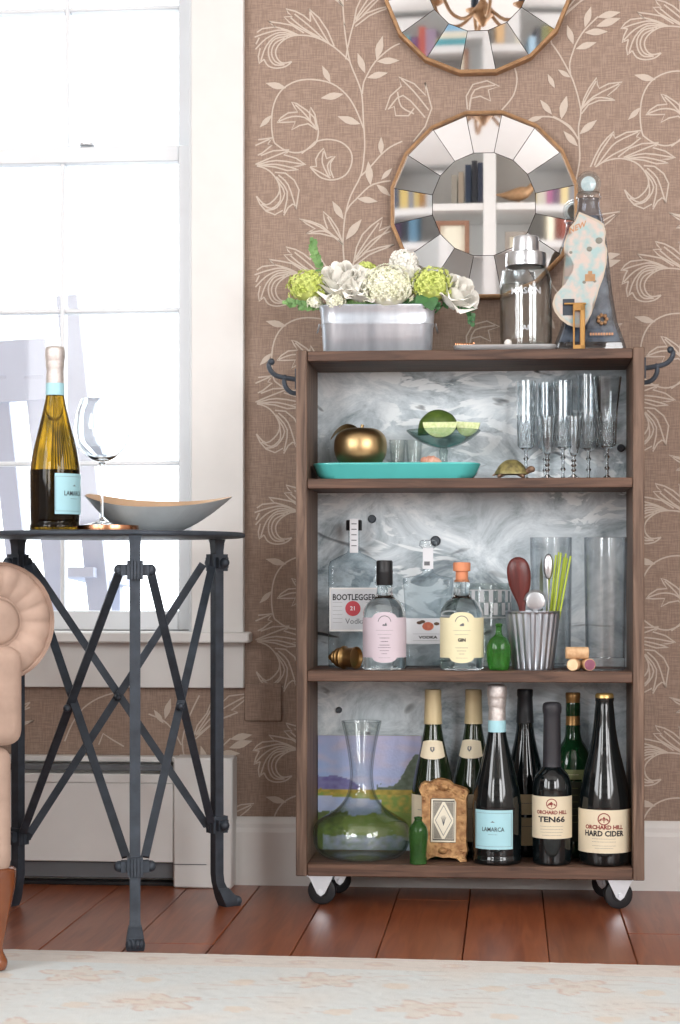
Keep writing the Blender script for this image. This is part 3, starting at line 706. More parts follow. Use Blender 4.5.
# ================================================================ mirrors
def wall_mirror(label, u, v, mp_, tilt, facet_mats):
    c = P(u, v, 0); k = MP(u, 0)*1.0; R = 93.5*k; Ri = 52*k; n = 16
    t = thing('wall_mirror', label, 'mirror', (c.x, 0, c.z)); rot = pi/n+.0
    A = lambda i: 2*pi*i/n+rot
    # backing
    bm = B(); prism(bm, [(R*.985*cos(A(i)), R*.985*sin(A(i))) for i in range(n)], -.014, -.001); obj('backing', bm, mat('mirror_back_board', '#4a3a30', .7), t)
    # frame: profile swept round the polygon
    bm = B(); prof = [(R-.0045, -.0142), (R-.0042, -.024), (R-.0015, -.0262), (R+.0022, -.024), (R+.003, -.001), (R-.0045, -.001)]
    rings = [[bm.verts.new((r*cos(A(i)), y, r*sin(A(i)))) for r, y in prof] for i in range(n)]
    for i in range(n):
        a_, c_ = rings[i], rings[(i+1) % n]
        for j in range(6): bm.faces.new((a_[j], a_[(j+1) % 6], c_[(j+1) % 6], c_[j]))
    obj('frame', bm, M_gold, t, sharp=20)
    Ro = R-.0047; g = .0006
    bm = B(); prism(bm, [((Ri-g)*cos(A(i)), (Ri-g)*sin(A(i))) for i in range(n)], -.0225, -.0145); obj('center_mirror', bm, mp_, t, sharp=10)
    for i in range(n):
        a0, a1 = A(i), A(i+1); am = (a0+a1)/2; sh = Vector((-sin(am), 0, cos(am)))*g
        q = []
        for r, a, s_, y in ((Ri+g, a0, 1, -.0225), (Ri+g, a1, -1, -.0225), (Ro, a1, -1, -.0225+tilt[i % len(tilt)]), (Ro, a0, 1, -.0225+tilt[i % len(tilt)])):
            q.append(Vector((r*cos(a), y, r*sin(a)))+sh*s_)
        bm = B(); f_ = [bm.verts.new(p) for p in q]; b_ = [bm.verts.new(p+Vector((0, .0019, 0))) for p in q]
        bm.faces.new(f_); bm.faces.new(b_[::-1])
        for j in range(4): bm.faces.new((f_[j], f_[(j+1) % 4], b_[(j+1) % 4], b_[j]))
        obj('mirror_facet', bm, facet_mats, t, sharp=10)
    return t
wall_mirror('faceted round mirror with gilt rim hung at the top edge', 478, -17, M_mirror, [.0055], M_smear)
wall_mirror('faceted round mirror with gilt rim hanging just above the bar shelf', 484, 206.5, M_mirror, [.0045, .0052, .004], M_smear)

# ================================================================ OBJECT HELPERS
FITS = {}
def item(name, label, cat, u, Y, z, group=None, turn=0):
    x = P(u, VH, Y).x
    t = thing(name, label, cat, (x, Y, z), face_cam(x, Y)+turn, group); FITS[t.name] = (u, Y, z); return t, MP(u, Y)
def fit(t, u, Y, z, vt, vb):
    """stretch a thing a hair so that its top row and its standing row both agree with the photograph"""
    vtrue = VH-(z-CH)/MP(u, Y); t.scale = (1, 1, (vtrue-vt)/(vb-vt))
def lp(parent, name, m, prof, vb, k, seg=36, sm=1, sharp=40, off=(0, 0), **kw):
    if parent.name in FITS:
        u_, Y_, z_ = FITS.pop(parent.name)
        if -.26 < Y_ < -.05: fit(parent, u_, Y_, z_, min(v for r, v in prof), vb)
    pr = [(r*k, (vb-v)*k) for r, v in prof]
    if sm > 1: pr = smooth_prof(pr, sm); pr = [(max(0, r), z) for r, z in pr]
    return obj(name, lathe(B(), pr, seg, off=off), m, parent, sharp=sharp, **kw)
def wrap(parent, m, r, zt, zb, ac, hw, name='label', th=.0005, n=20):
    """label curved round a body of radius r; zt / zb may be functions of -1..1 across the label"""
    ft = zt if callable(zt) else (lambda t: zt); fb = zb if callable(zb) else (lambda t: zb)
    bm = B(); C = []
    for i in range(n+1):
        t = -1+2*i/n; a = -pi/2+ac+t*hw
        C.append([bm.verts.new((R*cos(a), R*sin(a), z)) for R, z in ((r, fb(t)), (r+th, fb(t)), (r+th, ft(t)), (r, ft(t)))])
    for A, D in zip(C, C[1:]):
        for j in range(4): bm.faces.new((A[j], A[(j+1) % 4], D[(j+1) % 4], D[j]))
    bm.faces.new(C[0]); bm.faces.new(C[-1][::-1])
    return obj(name, bm, m, parent, sharp=50)
def onr(r, ac, zc, dx=0): return lambda x, y: ((r+.0009)*cos(-pi/2+ac+(x+dx)/r), (r+.0009)*sin(-pi/2+ac+(x+dx)/r), zc+y)
def wtext(lab, s, size, r, ac, zc, m, bold=0, sx=1.0, dx=0): return letters(lab, s, size, onr(r, ac, zc, dx), m, bold, sx)
def flat(y, zc, xc=0): return lambda x, z: (xc+x, y, zc+z)
def marks(parent, r, ac, zc, half, m, h=.0006, seed=0, name='small_print'):
    """a line of print too small to read, as short dashes round the label"""
    rr = random.Random(seed); bm = B(); x = -half
    while x < half:
        w = rr.uniform(.0012, .003); x1 = min(half, x+w); R = r+.0009
        q = [bm.verts.new((R*cos(-pi/2+ac+a/r), R*sin(-pi/2+ac+a/r), z)) for a, z in ((x, zc-h/2), (x1, zc-h/2), (x1, zc+h/2), (x, zc+h/2))]
        bm.faces.new(q); x = x1+.0007
    return obj(name, bm, m, parent, recalc=False, kind='stuff')
def ringmark(parent, r, ac, zc, R1, R2, m, a0=0, a1=2*pi, n=28, name='emblem', sy=1):
    bm = B(); f = onr(r, ac, zc); cl = abs(a1-a0-2*pi) < 1e-6; pr = None; V0 = None
    for i in range(n+1):
        a = a0+(a1-a0)*i/n; p = (bm.verts.new(f(R1*cos(a), R1*sin(a)*sy)), bm.verts.new(f(R2*cos(a), R2*sin(a)*sy)))
        if pr: bm.faces.new((pr[0], p[0], p[1], pr[1]))
        pr = p
    return obj(name, bm, m, parent, recalc=False)
def patch(parent, f, pts, m, name='emblem'):
    bm = B(); fc = bm.faces.new([bm.verts.new(f(*p)) for p in pts]); bmesh.ops.triangulate(bm, faces=[fc]); return obj(name, bm, m, parent, recalc=False)
def bottle(label, u, Y, z, vb, prof, m, group=None, turn=0, name='wine_bottle', sm=4, seg=40, cat='bottle'):
    t, k = item(name, label, cat, u, Y, z, group, turn)
    lp(t, 'glass_body', m, prof, vb, k, seg, sm, 35)
    return t, k
G_WINE = 'bottles on the lowest shelf'

# ================================================================ LOWEST SHELF
# burgundy bottles with cream capsules
def burgundy(u, Y, label, neck_turn):
    vb = 862
    t, k = bottle(label, u, Y, zC_+.0003, vb, [(0, 862), (18, 862), (21, 859), (21.3, 830), (21.3, 805), (20.5, 790), (17.5, 772), (13, 752), (9.8, 735), (8.2, 722), (7.8, 700), (7.6, 691), (0, 690.5)], M_greenglass, G_WINE)
    lp(t, 'capsule', M_cream, [(9.2, 725), (9.0, 722), (8.5, 705), (8.1, 698), (8.3, 697), (8.3, 691), (7.9, 689.5), (0, 689)], vb, k)
    r = 15.0*k; z0 = (vb-750)*k
    # neck label leans with the shoulder: a shaped crescent
    bm = B(); n = 16; C = []
    for i in range(n+1):
        tt = -1+2*i/n; a = -pi/2+neck_turn+tt*.95
        zt_, zb_ = 741.0+1.8*abs(tt)**2, 760.5-2.5*abs(tt)**2
        rr_ = lambda v: (10.9+(v-741)*.235)*k+.0006
        C.append([bm.verts.new((rr_(v)*cos(a), rr_(v)*sin(a), (vb-v)*k)) for v in (zb_, (zb_+zt_)/2, zt_)])
    for A, D in zip(C, C[1:]):
        for j in range(2): bm.faces.new((A[j], D[j], D[j+1], A[j+1]))
    lab = obj('neck_label', bm, M_creamlab, t, recalc=False)
    f = lambda x, y: ((13.3*k-y*.235+.001)*cos(-pi/2+neck_turn+x/(13.3*k)), (13.3*k-y*.235+.001)*sin(-pi/2+neck_turn+x/(13.3*k)), (vb-750.5)*k+y)
    patch(lab, f, [(-.004, .004), (-.002, .005), (0, .0042), (.002, .005), (.004, .004), (.0038, -.001), (0, -.0052), (-.0038, -.001)], M_inkg, 'crest')
    patch(lab, lambda x, y: Vector(f(x, y))*1.002, [(-.0015, .003), (.0015, .003), (.001, 0), (0, -.003), (-.001, 0)], M_creamlab, 'crest_shield')
    L = wrap(t, M_creamlab, 21.4*k, (vb-797)*k, (vb-846)*k, neck_turn-.2, 1.15)
    marks(L, 21.4*k, neck_turn-.2, (vb-812)*k, .02, M_inkg, .0012, 3)
    return t
burgundy(433, -.135, 'cream-capped burgundy bottle with crest neck label behind the gilt frame', -.05)
burgundy(473.5, -.105, 'cream-capped burgundy bottle half hidden behind the prosecco bottle', -.3)
# prosecco on the shelf
def prosecco(u, Y, z, label, glass, k_v, turn, group=None):
    """k_v maps shelf-bottle rows to the photo rows of this bottle"""
    vb = 866; prof = [(0, 864), (12, 865.5), (21, 866), (24, 865), (24.8, 861), (23.8, 857), (24.2, 852), (24.6, 815), (24.2, 803), (21.5, 786), (17, 768), (12.5, 750), (9.3, 735), (8.2, 722), (8, 706), (8.6, 694), (8.6, 688), (7, 686), (0, 686)]
    t, k = item('prosecco_bottle', label, 'bottle', u, Y, z, group, turn); k *= k_v
    lp(t, 'glass_body', glass, prof, vb, k, 48, 4, 35)
    if glass is M_amber: lp(t, 'dark_fill', mat('lower_dark_fill', '#15131a', .15, spec=.6), [(0, 862), (20, 862), (22.6, 858), (22.9, 815), (22.7, 806), (0, 806)], vb, k, 36)  # dark refraction of the lower half, added as an opaque fill
    lp(t, 'foil', M_foil, [(8.7, 722), (8.6, 712), (8.3, 708), (9.2, 704), (9.3, 698), (9.9, 696), (9.7, 688), (8.6, 685.2), (6, 684.4), (0, 684)], vb, k, 28, 2)
    lp(t, 'neck_band', M_bluelab, [(9.0, 733), (8.9, 722), (8.8, 720.8), (8.4, 720.8)], vb, k)
    r = 24.75*k
    L = wrap(t, M_bluelab, r, (vb-810)*k, (vb-849.5)*k, -.17, .84)
    for z_ in (813, 846.6): 
        bm = B(); 
        pts = [(x*.00262, 0) for x in range(-13, 14)]
        f = onr(r, -.17, (vb-z_)*k)
        for a_, c_ in zip(pts, pts[1:]):
            bm.faces.new([bm.verts.new(f(a_[0], -.0002)), bm.verts.new(f(c_[0], -.0002)), bm.verts.new(f(c_[0], .0002)), bm.verts.new(f(a_[0], .0002))])
        obj('label_border', bm, M_inkg, L, recalc=False)
    for sx_ in (-1, 1):
        patch(L, onr(r, -.17, (vb-829.8)*k), [(sx_*.0170, -.030*k/MP(497, -.2)*1.0), (sx_*.0174, -.030), (sx_*.0174, .030), (sx_*.0170, .030)] if False else [(sx_*.0337, -.0300*0+(-16.7*k)), (sx_*.0342, -16.7*k), (sx_*.0342, 16.7*k), (sx_*.0337, 16.7*k)], M_inkg, 'label_border')
    wtext(L, 'LAMARCA', .0108, r, -.17, (vb-829.5)*k, M_ink, .0001, .82)
    marks(L, r, -.17, (vb-834.5)*k, .008, M_inkg, .0006, 2)
    patch(L, onr(r, -.17, (vb-822)*k), [(-.004, -.0006), (-.002, .0004), (0, .0022), (.002, .0004), (.004, -.0006), (0, 0)], M_inkg, 'small_crest')
    return t
prosecco(497, -.204, zC_+.0003, 'prosecco bottle with pale blue label on the lowest shelf', M_darkglass, 1, 0, G_WINE)
# plain dark bottle with black capsule
vb = 862
t, k = bottle('slim dark wine bottle with black capsule behind the prosecco', 525, -.1, zC_+.0003, vb, [(0, 862), (17, 862), (20, 859), (20.5, 830), (20.3, 800), (18.5, 780), (14, 758), (9.8, 738), (8, 722), (7.2, 705), (7, 692), (0, 691)], M_darkglass, G_WINE)
lp(t, 'capsule', M_blackcap, [(8.9, 724), (8, 710), (7.5, 697), (8.0, 696), (8, 690), (7.3, 689), (0, 688.7)], vb, k)
L = wrap(t, M_tanlab, 20.6*k, (vb-797)*k, (vb-818)*k, .05, .9); marks(L, 20.6*k, .05, (vb-806)*k, .014, M_inkg, .001, 5)
L = wrap(t, M_tanlab, 20.6*k, (vb-821)*k, (vb-850)*k, .05, .9); marks(L, 20.6*k, .05, (vb-830)*k, .014, M_inkg, .001, 6)
# stout ice-cider bottle, waxed neck
vb = 866
def orchard_emblem(L, r, ac, zc, R, m):
    ringmark(L, r, ac, zc, R, R*.84, m)
    patch(L, onr(r, ac, zc), [(-R*.85, -R*.35), (-R*.5, R*.1), (-R*.3, -R*.05), (0, R*.45), (R*.3, -R*.05), (R*.5, R*.1), (R*.85, -R*.35), (0, -R*.1)], m, 'hill_emblem')
    patch(L, lambda x, y: Vector(onr(r, ac, zc)(x, y))*1.0008, [(-R*.07, -R*.6), (R*.07, -R*.6), (R*.05, R*.2), (-R*.05, R*.2)], m, 'tree_emblem')
t, k = bottle('stout black bottle with waxed neck and cream TEN66 label', 552, -.208, zC_+.0003, vb, [(0, 865), (15, 865.5), (18, 865), (19.3, 862), (19.6, 840), (19.6, 795), (19.2, 786), (17, 777), (12.5, 771), (9.2, 767.5), (8.2, 764), (8, 740), (8, 706), (0, 705)], M_darkglass, G_WINE)
lp(t, 'wax_seal', M_wax, [(9.6, 769), (9.0, 765), (8.8, 740), (8.6, 715), (9.3, 713), (9.6, 708), (8.9, 704), (7, 702.4), (4, 701.8), (0, 701.6)], vb, k, 24, 2)
r = 19.7*k; L = wrap(t, M_creamlab, r, (vb-796)*k, (vb-838.5)*k, -.02, 1.45, n=30)
orchard_emblem(L, r, -.02, (vb-803.3)*k, 5.4*k, M_dred)
wtext(L, 'ORCHARD HILL', .0092, r, -.02, (vb-812)*k, M_dred, .00034, .86); wtext(L, 'TEN66', .0135, r, -.02, (vb-819.2)*k, M_ink, .0005, 1.25)
for i, v in enumerate((826, 829, 832, 835)): marks(L, r, -.02, (vb-v)*k, .0205 if i != 3 else .017, M_inkg, .0006, i)
# green bottle with bronze capsule
vb = 862
t, k = bottle('green-necked wine bottle with bronze capsule behind the cider bottles', 573, -.102, zC_+.0003, vb, [(0, 862), (17, 862), (20, 859), (20.3, 830), (20.2, 775), (19, 762), (14.5, 750), (9.5, 742), (7.8, 735), (7.2, 722), (6.8, 700), (0, 696)], mat('deep_green_glass', '#12331c', .06, spec=.7), G_WINE)
lp(t, 'capsule', M_goldcap, [(7.7, 726), (7.3, 724), (7.1, 699), (7.5, 698), (7.5, 693.5), (6.8, 692.4), (0, 692)], vb, k)
L = wrap(t, mat('olive_label', '#7d8358', .6), 20.4*k, (vb-771)*k, (vb-781)*k, -.1, .8); marks(L, 20.4*k, -.1, (vb-776)*k, .014, M_creamlab, .001, 5)
L = wrap(t, mat('olive_label_dark', '#43493a', .6), 20.4*k, (vb-783)*k, (vb-845)*k, -.1, .8); 
for i in range(6): marks(L, 20.4*k, -.1, (vb-790-i*7)*k, .013, mat('olive_label', '#7d8358'), .0012, i+20)
# large cider bottle
vb = 867
t, k = bottle('large black cider bottle with gold crown cap at the shelf end', 604.5, -.201, zC_+.0003, vb, [(0, 866), (20, 866.5), (24, 866), (25.6, 862), (26, 850), (26, 815), (25.3, 800), (22.5, 782), (18.5, 765), (14.5, 748), (11.5, 730), (9.8, 712), (8.8, 702), (9.3, 701), (9.3, 697), (8, 695), (0, 695)], M_darkglass, G_WINE)
lp(t, 'crown_cap', M_crown, [(9.4, 698.3), (9.2, 695), (8, 693.2), (0, 693)], vb, k, 42)
r = 26.1*k; L = wrap(t, M_creamlab, r, (vb-809.5)*k, (vb-853)*k, -.02, 1.40, n=30)
orchard_emblem(L, r, -.02, (vb-818.5)*k, 6.2*k, M_dred)
wtext(L, 'ORCHARD HILL', .0098, r, -.02, (vb-827)*k, M_dred, .00042, 1.0); wtext(L, 'HARD CIDER', .0135, r, -.02, (vb-833.4)*k, M_ink, .0005, .92)
for i, v in enumerate((838.5, 841.5, 845.5, 848)): marks(L, r, -.02, (vb-v)*k, .021 if i < 3 else .016, M_inkg, .0006, i+9)

# landscape painting on canvas
pk = MP(360, -.066); p0, p1 = P(318, 855, -.066), P(421, 736, -.066)
pw_, ph_ = p1.x-p0.x, p1.z-zC_-.0003
t = thing('landscape_painting', 'small unframed marsh landscape painting leaning behind the glass decanter', 'painting', ((p0.x+p1.x)/2, -.064, zC_+.0003))
t.rotation_euler = (radians(-1.0), 0, 0)
obj('canvas', box(B(), -pw_/2, pw_/2, -.006, .006, 0, ph_, bev=.001), mat('raw_canvas', '#cfc6b6', .8), t)
C_sky1, C_sky2, C_sky3, C_mt, C_ye, C_gr, C_dg, C_wa, C_tr = map(hexc, ('#b7c4ec', '#c8c3e6', '#9cbdec', '#6f68a4', '#cdb04e', '#86a248', '#516a36', '#b4c6ee', '#56664f'))
def paint(x, y):   # 0..1, y up
    n_ = noise.noise(Vector((x*6, y*14, 2))); n2_ = noise.noise(Vector((x*18, y*30, 5)))
    c = mixc(mixc(C_sky3, C_sky1, min(1, x*1.6+.1)), C_sky2, max(0, min(1, (y-.55)*1.4+.3*n_)))
    c = mixc(c, hexc('#d3c9dc'), max(0, min(.6, n_+.1)))
    if y < .645-.16*x+.03*sin(x*9)+.02*n_ and x < .42: c = mixc(C_mt, C_sky1, .12+.2*n2_)
    tr = .545+.17*min(1, max(0, (x-.60)*3.0))+.10*sin(x*15)*.5+.03*n2_+.12*max(0, x-.80)*4
    if x > .57 and y < tr: c = mixc(C_tr, hexc('#78877a'), max(0, .3+.7*n2_))
    if y < .53+.008*n2_: c = mixc(C_ye, hexc('#8b8a34'), .4+.6*n2_)
    if y < .50+.02*n_-.02*x: c = mixc(C_gr, C_ye, max(0, min(1, .35+n2_)))
    if .20 < y < .475-.06*x and x < .62 and (y > .30-.0*x or x > .3): c = mixc(C_wa, hexc('#c9cfe6'), max(0, n_+.3))
    if .27 < y < .335+.02*n2_ and x < .3: c = mixc(hexc('#4f5a4a'), C_gr, .4+n2_*.4)
    if y < .26+.05*sin(x*7)+.02*n_: c = mixc(C_gr, C_dg, .4+.6*n2_)
    if x > .25 and y < .34-.1*abs(x-.75)+.02*n2_: c = mixc(C_gr, hexc('#93a252'), .4+.8*n2_)
    if y < .13+.03*n_ and x > .05: c = mixc(hexc('#b2c0dc'), C_gr, .25+.5*n2_)
    return c
V, Fc, CC = [], [], []; gx, gy = 90, 90
for j in range(gy+1):
    for i in range(gx+1): V.append((-pw_/2+pw_*i/gx, -.0066-.0002*noise.noise(Vector((i*.6, j*.6, 0))), ph_*j/gy)); CC.append(paint(i/gx, j/gy))
for j in range(gy):
    for i in range(gx): a = j*(gx+1)+i; Fc.append((a, a+1, a+gx+2, a+gx+1))
me = bpy.data.meshes.new('painted_surface'); me.from_pydata(V, [], Fc); setcol(me, CC); obj_me('painted_surface', me, vmat('oil_paint', .5, bump=.2, bscale=200), t)

# wine decanter
vb = 861.5
t, k = item('wine_decanter', 'wide-bottomed clear glass wine decanter with flared neck', 'decanter', 361.5, -.1635, zC_+.0003)
outer = [(0, 860.5), (20, 861.3), (33, 861.5), (41, 858), (46.5, 850), (48.3, 841), (48, 832), (44.5, 824.5), (36, 818.5), (26, 812), (18.5, 804), (14, 795), (12, 785), (11.5, 775), (12.2, 765), (14.2, 750), (17, 735), (20, 722)]
inner = [(r-1.6 if r > 4 else r, v-(1.8 if v > 850 else 0)) for r, v in outer[::-1]]; inner = [(max(0, a), c) for a, c in inner]
lp(t, 'decanter_glass', M_decant, outer+[(19.2, 721.6)]+inner, vb, k, 56, 3)

# small green bottle beside the frame
def mini_bottle(label, u, Y, z, vb, prof, m): 
    t, k = item('green_mini_bottle', label, 'bottle', u, Y, z); lp(t, 'glass_body', m, prof, vb, k, 28, 3); lp(t, 'lip', m, [(3.6, prof[-1][1]+2.5), (4.2, prof[-1][1]+2), (4.2, prof[-1][1]), (2.4, prof[-1][1]-.4)], vb, k, 20); return t
mini_bottle('tiny green glass bottle standing left of the gilt frame', 418.3, -.234, zC_+.0003, 861.5, [(0, 861), (7, 861.4), (8.6, 860), (8.2, 852), (9.3, 840), (9.6, 832), (8.4, 826), (5, 822), (3.6, 819.5), (3.6, 817)], mat('green_mini_glass_deep', '#3c6b33', .06, trans=.6, ior=1.3, c2='#4f8144'))

# gilt frame
kf = MP(443, -.20)
t, k = item('photo_frame', 'small ornate gilt picture frame leaning on the lowest shelf', 'frame', 442.5, -.196, zC_+.0006, turn=radians(-5))
t.rotation_euler[0] = radians(-7)
def fp(u, v): return ((u-442.5)*k*1.02, (861-v)*k)
out = [(419, 862), (420.5, 856), (418.5, 848), (420.5, 840), (421.5, 815), (421, 796), (418, 789), (420.5, 784), (424, 781.5), (430, 782), (434, 779.5), (438, 778.3), (443, 778.6), (449, 780.3), (453, 784), (460, 786), (466, 788), (468.5, 791.5), (466.5, 797), (467, 820), (466.5, 842), (468, 850), (466, 857), (467, 862), (461, 862.5), (457, 859), (450, 858), (443, 858.5), (436, 857), (430, 859), (426, 862)]
inn = [(430.5, 799), (456, 799.5), (456, 843), (430.5, 842)]
bm = B()
N_ = len(out); o0 = [bm.verts.new((fp(*p)[0], 0, fp(*p)[1])) for p in out]; o1 = [bm.verts.new((fp(*p)[0]*.96, -.008, (fp(*p)[1]-.037)*.965+.037)) for p in out]
cxm, czm = fp(443, 821)
mid = []
for p in out:
    x, z = fp(*p); x0, z0 = fp(430.5, 843); x1, z1 = fp(456, 799)
    dx_, dz_ = x-cxm, z-czm; s_ = min((x1-x0)/2/abs(dx_) if dx_ else 9, (z1-z0)/2/abs(dz_) if dz_ else 9)
    mid.append(bm.verts.new((cxm+dx_*s_, -.006, czm+dz_*s_)))
m2 = [bm.verts.new((v.co.x, 0, v.co.z)) for v in mid]
for i in range(N_):
    j = (i+1) % N_
    for A_, C_ in ((o0, o1), (o1, mid), (mid, m2), (m2, o0)):
        try: bm.faces.new((A_[i], A_[j], C_[j], C_[i]))
        except ValueError: pass
fr_ = obj('frame_moulding', bm, M_giltwood, t)
bm = B(); rr = random.Random(4)
for i in range(64):   # carved scrolls and beads
    a_ = rr.random(); p = out[i % N_]; q = out[(i+1) % N_]; x, z = fp(p[0]*(1-a_)+q[0]*a_, p[1]*(1-a_)+q[1]*a_); f_ = rr.uniform(.72, .93)
    bmesh.ops.create_icosphere(bm, subdivisions=1, radius=rr.uniform(.0016, .0034), matrix=Matrix.Translation((cxm+(x-cxm)*f_, -.0075, czm+(z-czm)*(f_+.03))) @ Matrix.Diagonal((1, .7, rr.uniform(.6, 1.4), 1)))
obj('carved_ornament', bm, M_giltwood, t, kind='stuff')
for (u, v, r) in ((443, 788, 4.2), (443, 851, 3.8)):
    x, z = fp(u, v); bm = B(); bmesh.ops.create_uvsphere(bm, u_segments=14, v_segments=8, radius=r*k, matrix=Matrix.Translation((x, -.007, z)) @ Matrix.Diagonal((1.3, .7, .9, 1))); obj('cartouche', bm, M_giltwood, t)
x0, z0 = fp(431, 842.5); x1, z1 = fp(455.5, 799.5)
pic = obj('picture_card', box(B(), x0, x1, -.0035, -.002, z0, z1), M_paper, t)
bm = B(); cxx, czz = (x0+x1)/2, (z0+z1)/2; hw_, hh_ = (x1-x0)/2-.003, (z1-z0)/2-.003
def ring4(bm, o, w): 
    a = [bm.verts.new((cxx+x, -.0037, czz+z)) for x, z in o]; s = 1-w; c = [bm.verts.new((cxx+x*s, -.0037, czz+z*s)) for x, z in o]
    for i in range(4): bm.faces.new((a[i], a[(i+1) % 4], c[(i+1) % 4], c[i]))
ring4(bm, [(-hw_, -hh_), (hw_, -hh_), (hw_, hh_), (-hw_, hh_)], .06)
obj('printed_border', bm, M_ink, pic, recalc=False)
bm = B()
for sx_ in (-1, 1):
    for sz_ in (-1, 1):
        bm.faces.new([bm.verts.new((cxx+sx_*x, -.0037, czz+sz_*z)) for x, z in ((hw_*.9, hh_*.92), (hw_*.12, hh_*.92), (hw_*.9, hh_*.1))])
obj('printed_corners', bm, mat('print_grey', '#a09c90', .7, scale=900, c2='#77736a'), pic, recalc=False)
bm = B(); ring4(bm, [(0, -hh_*.78), (hw_*.78, 0), (0, hh_*.78), (-hw_*.78, 0)], .07)
for a_ in range(6):
    an = radians(40+a_*20); tube(bm, [(cxx, -.0037, czz-.009), (cxx+cos(an)*.004, -.0037, czz+.002), (cxx+cos(an)*.006, -.0037, czz+sin(an)*.009)], .0003, 4)
obj('printed_figure', bm, M_inkg, pic, recalc=False)

# ================================================================ MIDDLE SHELF
Zm = zB_+.0003
def flask(label, u, Y, vb, secs, m, r_px=5, nm='spirit_bottle'):
    """secs (half width px, half depth px, corner px, v)"""
    t, k = item(nm, label, 'bottle', u, Y, Zm); FITS.clear(); fit(t, u, Y, Zm, secs[-1][3], vb)
    obj('glass_body', loft(B(), [rrect(a*k, b_*k, c*k, (vb-v)*k, 5) for a, b_, c, v in secs]), m, t, sharp=50)
    return t, k
M_specl = clear('spirit_glass', (.90, .935, .95), (.40, .46, .5), 1.0, .45)
vb = 668
t, k = flask('square clear vodka bottle with white neck strip behind the pink-labelled bottle', 354, -.108, vb, [(24, 18, 5, 668), (25.5, 19, 5, 666), (25.5, 19, 5, 567), (24, 18, 6, 562), (16, 14, 9, 557), (7, 7, 6.9, 553), (5.5, 5.5, 5.4, 549), (5.5, 5.5, 5.4, 530)], M_specl)
lp(t, 'stopper', M_black, [(0, 531), (8, 530.5), (8, 521), (7.4, 520), (0, 520)], vb, k, 24)
bm = B(); box(bm, -4.2*k, 4.2*k, -6.6*k, -5.6*k, (vb-553)*k, (vb-519)*k); box(bm, -4.2*k, 4.2*k, -8.7*k, -8.1*k, (vb-553)*k, (vb-518.8)*k); box(bm, -4.2*k, 4.2*k, -8.5*k, 8.5*k, (vb-519.6)*k, (vb-518.8)*k)
ns = obj('neck_strip', bm, M_whitelab, t)
for i in range(5):
    bm = B(); z = (vb-524-i*5.5)*k; box(bm, -2.6*k, 2.6*k, -8.9*k, -8.7*k, z-.0009, z+.0009); obj('strip_print', bm, M_inkg, ns)
LY = -19.5*k
L = obj('label', box(B(), -24.5*k, 24.5*k, LY, -19*k, (vb-632)*k, (vb-588)*k), mat('silver_grey_label', '#c5c8cc', .55, var=.05), t)
bm = B()
for x0_, x1_, z0_, z1_ in ((-24.2, 24.2, 589.6, 588.4), (-24.2, 24.2, 631.6, 630.2), (-24.2, -23.2, 631, 589), (23.2, 24.2, 631, 589)): box(bm, x0_*k, x1_*k, LY-.0003, LY, (vb-z0_)*k, (vb-z1_)*k)
obj('label_edge', bm, M_white, L)
letters(L, 'BOOTLEGGER', .0155, flat(LY-.0004, (vb-598)*k), M_ink, .0004, .80)
letters(L, 'Vodka', .0140, flat(LY-.0004, (vb-622)*k, .002), M_inkg, .0001, 1.0)
bm = B(); bmesh.ops.create_circle(bm, cap_ends=True, segments=28, radius=7.6*k, matrix=Matrix.Translation((-.002, LY-.0004, (vb-609)*k)) @ Matrix.Rotation(pi/2, 4, 'X')); obj('red_seal', bm, M_red, L, recalc=False)
letters(L, '21', .0105, flat(LY-.0006, (vb-609)*k, -.002), M_whitelab, .0002)
for i in range(6):
    for sx_ in (-1, 1):
        bm = B(); z = (vb-603-i*4)*k; box(bm, min(sx_*11.5*k, sx_*21*k), max(sx_*11.5*k, sx_*21*k), LY-.0003, LY, z-.0002, z+.0002); obj('label_rule', bm, M_inkg, L)

M_spirit = M_gin
def gin(label, u, Y, lab_m, cap, ink, big, arc_c='small'):
    vb = 669; t, k = item('spirit_bottle', label, 'bottle', u, Y, Zm, 'small spirit bottles')
    lp(t, 'glass_body', M_spirit, [(0, 666.5), (15, 667), (19, 668.8), (21, 668), (21.6, 665), (21.6, 640), (21.6, 618), (20.5, 609), (16, 602), (10.5, 598), (8.2, 594), (7.6, 588), (7.4, 580), (0, 579)], vb, k, 44, 4, 45)
    r = 21.7*k
    top = lambda tt: (vb-(617 if abs(tt) > .40 else 617-5.6*sqrt(max(0, 1-(tt/.40)**2))))*k
    bot = lambda tt: (vb-(656.5 if abs(tt) > .40 else 656.5+5.0*sqrt(max(0, 1-(tt/.40)**2))))*k
    L = wrap(t, lab_m, r, top, bot, 0, 1.42, n=48)
    ringmark(L, r, 0, (vb-621.5)*k, 6.6*k, 5.9*k, M_inkg, radians(5), radians(175), 20, 'arched_print')
    patch(L, onr(r, 0, (vb-624)*k), [(-.0035, -.002), (.004, -.002), (.004, .0008), (.003, .003), (.0022, .0035), (.0022, .001), (0, .0005), (-.002, .001), (-.0035, .0002)], M_inkg, 'still_emblem')
    for i, v in enumerate((629.5, 633.5)): marks(L, r, 0, (vb-v)*k, .015-.003*i, M_inkg, .0005, i+1)
    if big: wtext(L, big, .0078, r, 0, (vb-639)*k, ink, .0004)
    else:
        for i, v in enumerate((637, 640.5, 644)): marks(L, r, 0, (vb-v)*k, .0085-.002*(i % 2), ink, .0011, i+31)
    for i, v in enumerate((646.5, 649.5, 652.5)): marks(L, r, 0, (vb-v)*k, .011-.003*i, ink if not big else M_inkg, .0008, i+41)
    marks(L, r, 0, (vb-656.5)*k, .010, M_inkg, .0005, 77)
    return t, k, vb
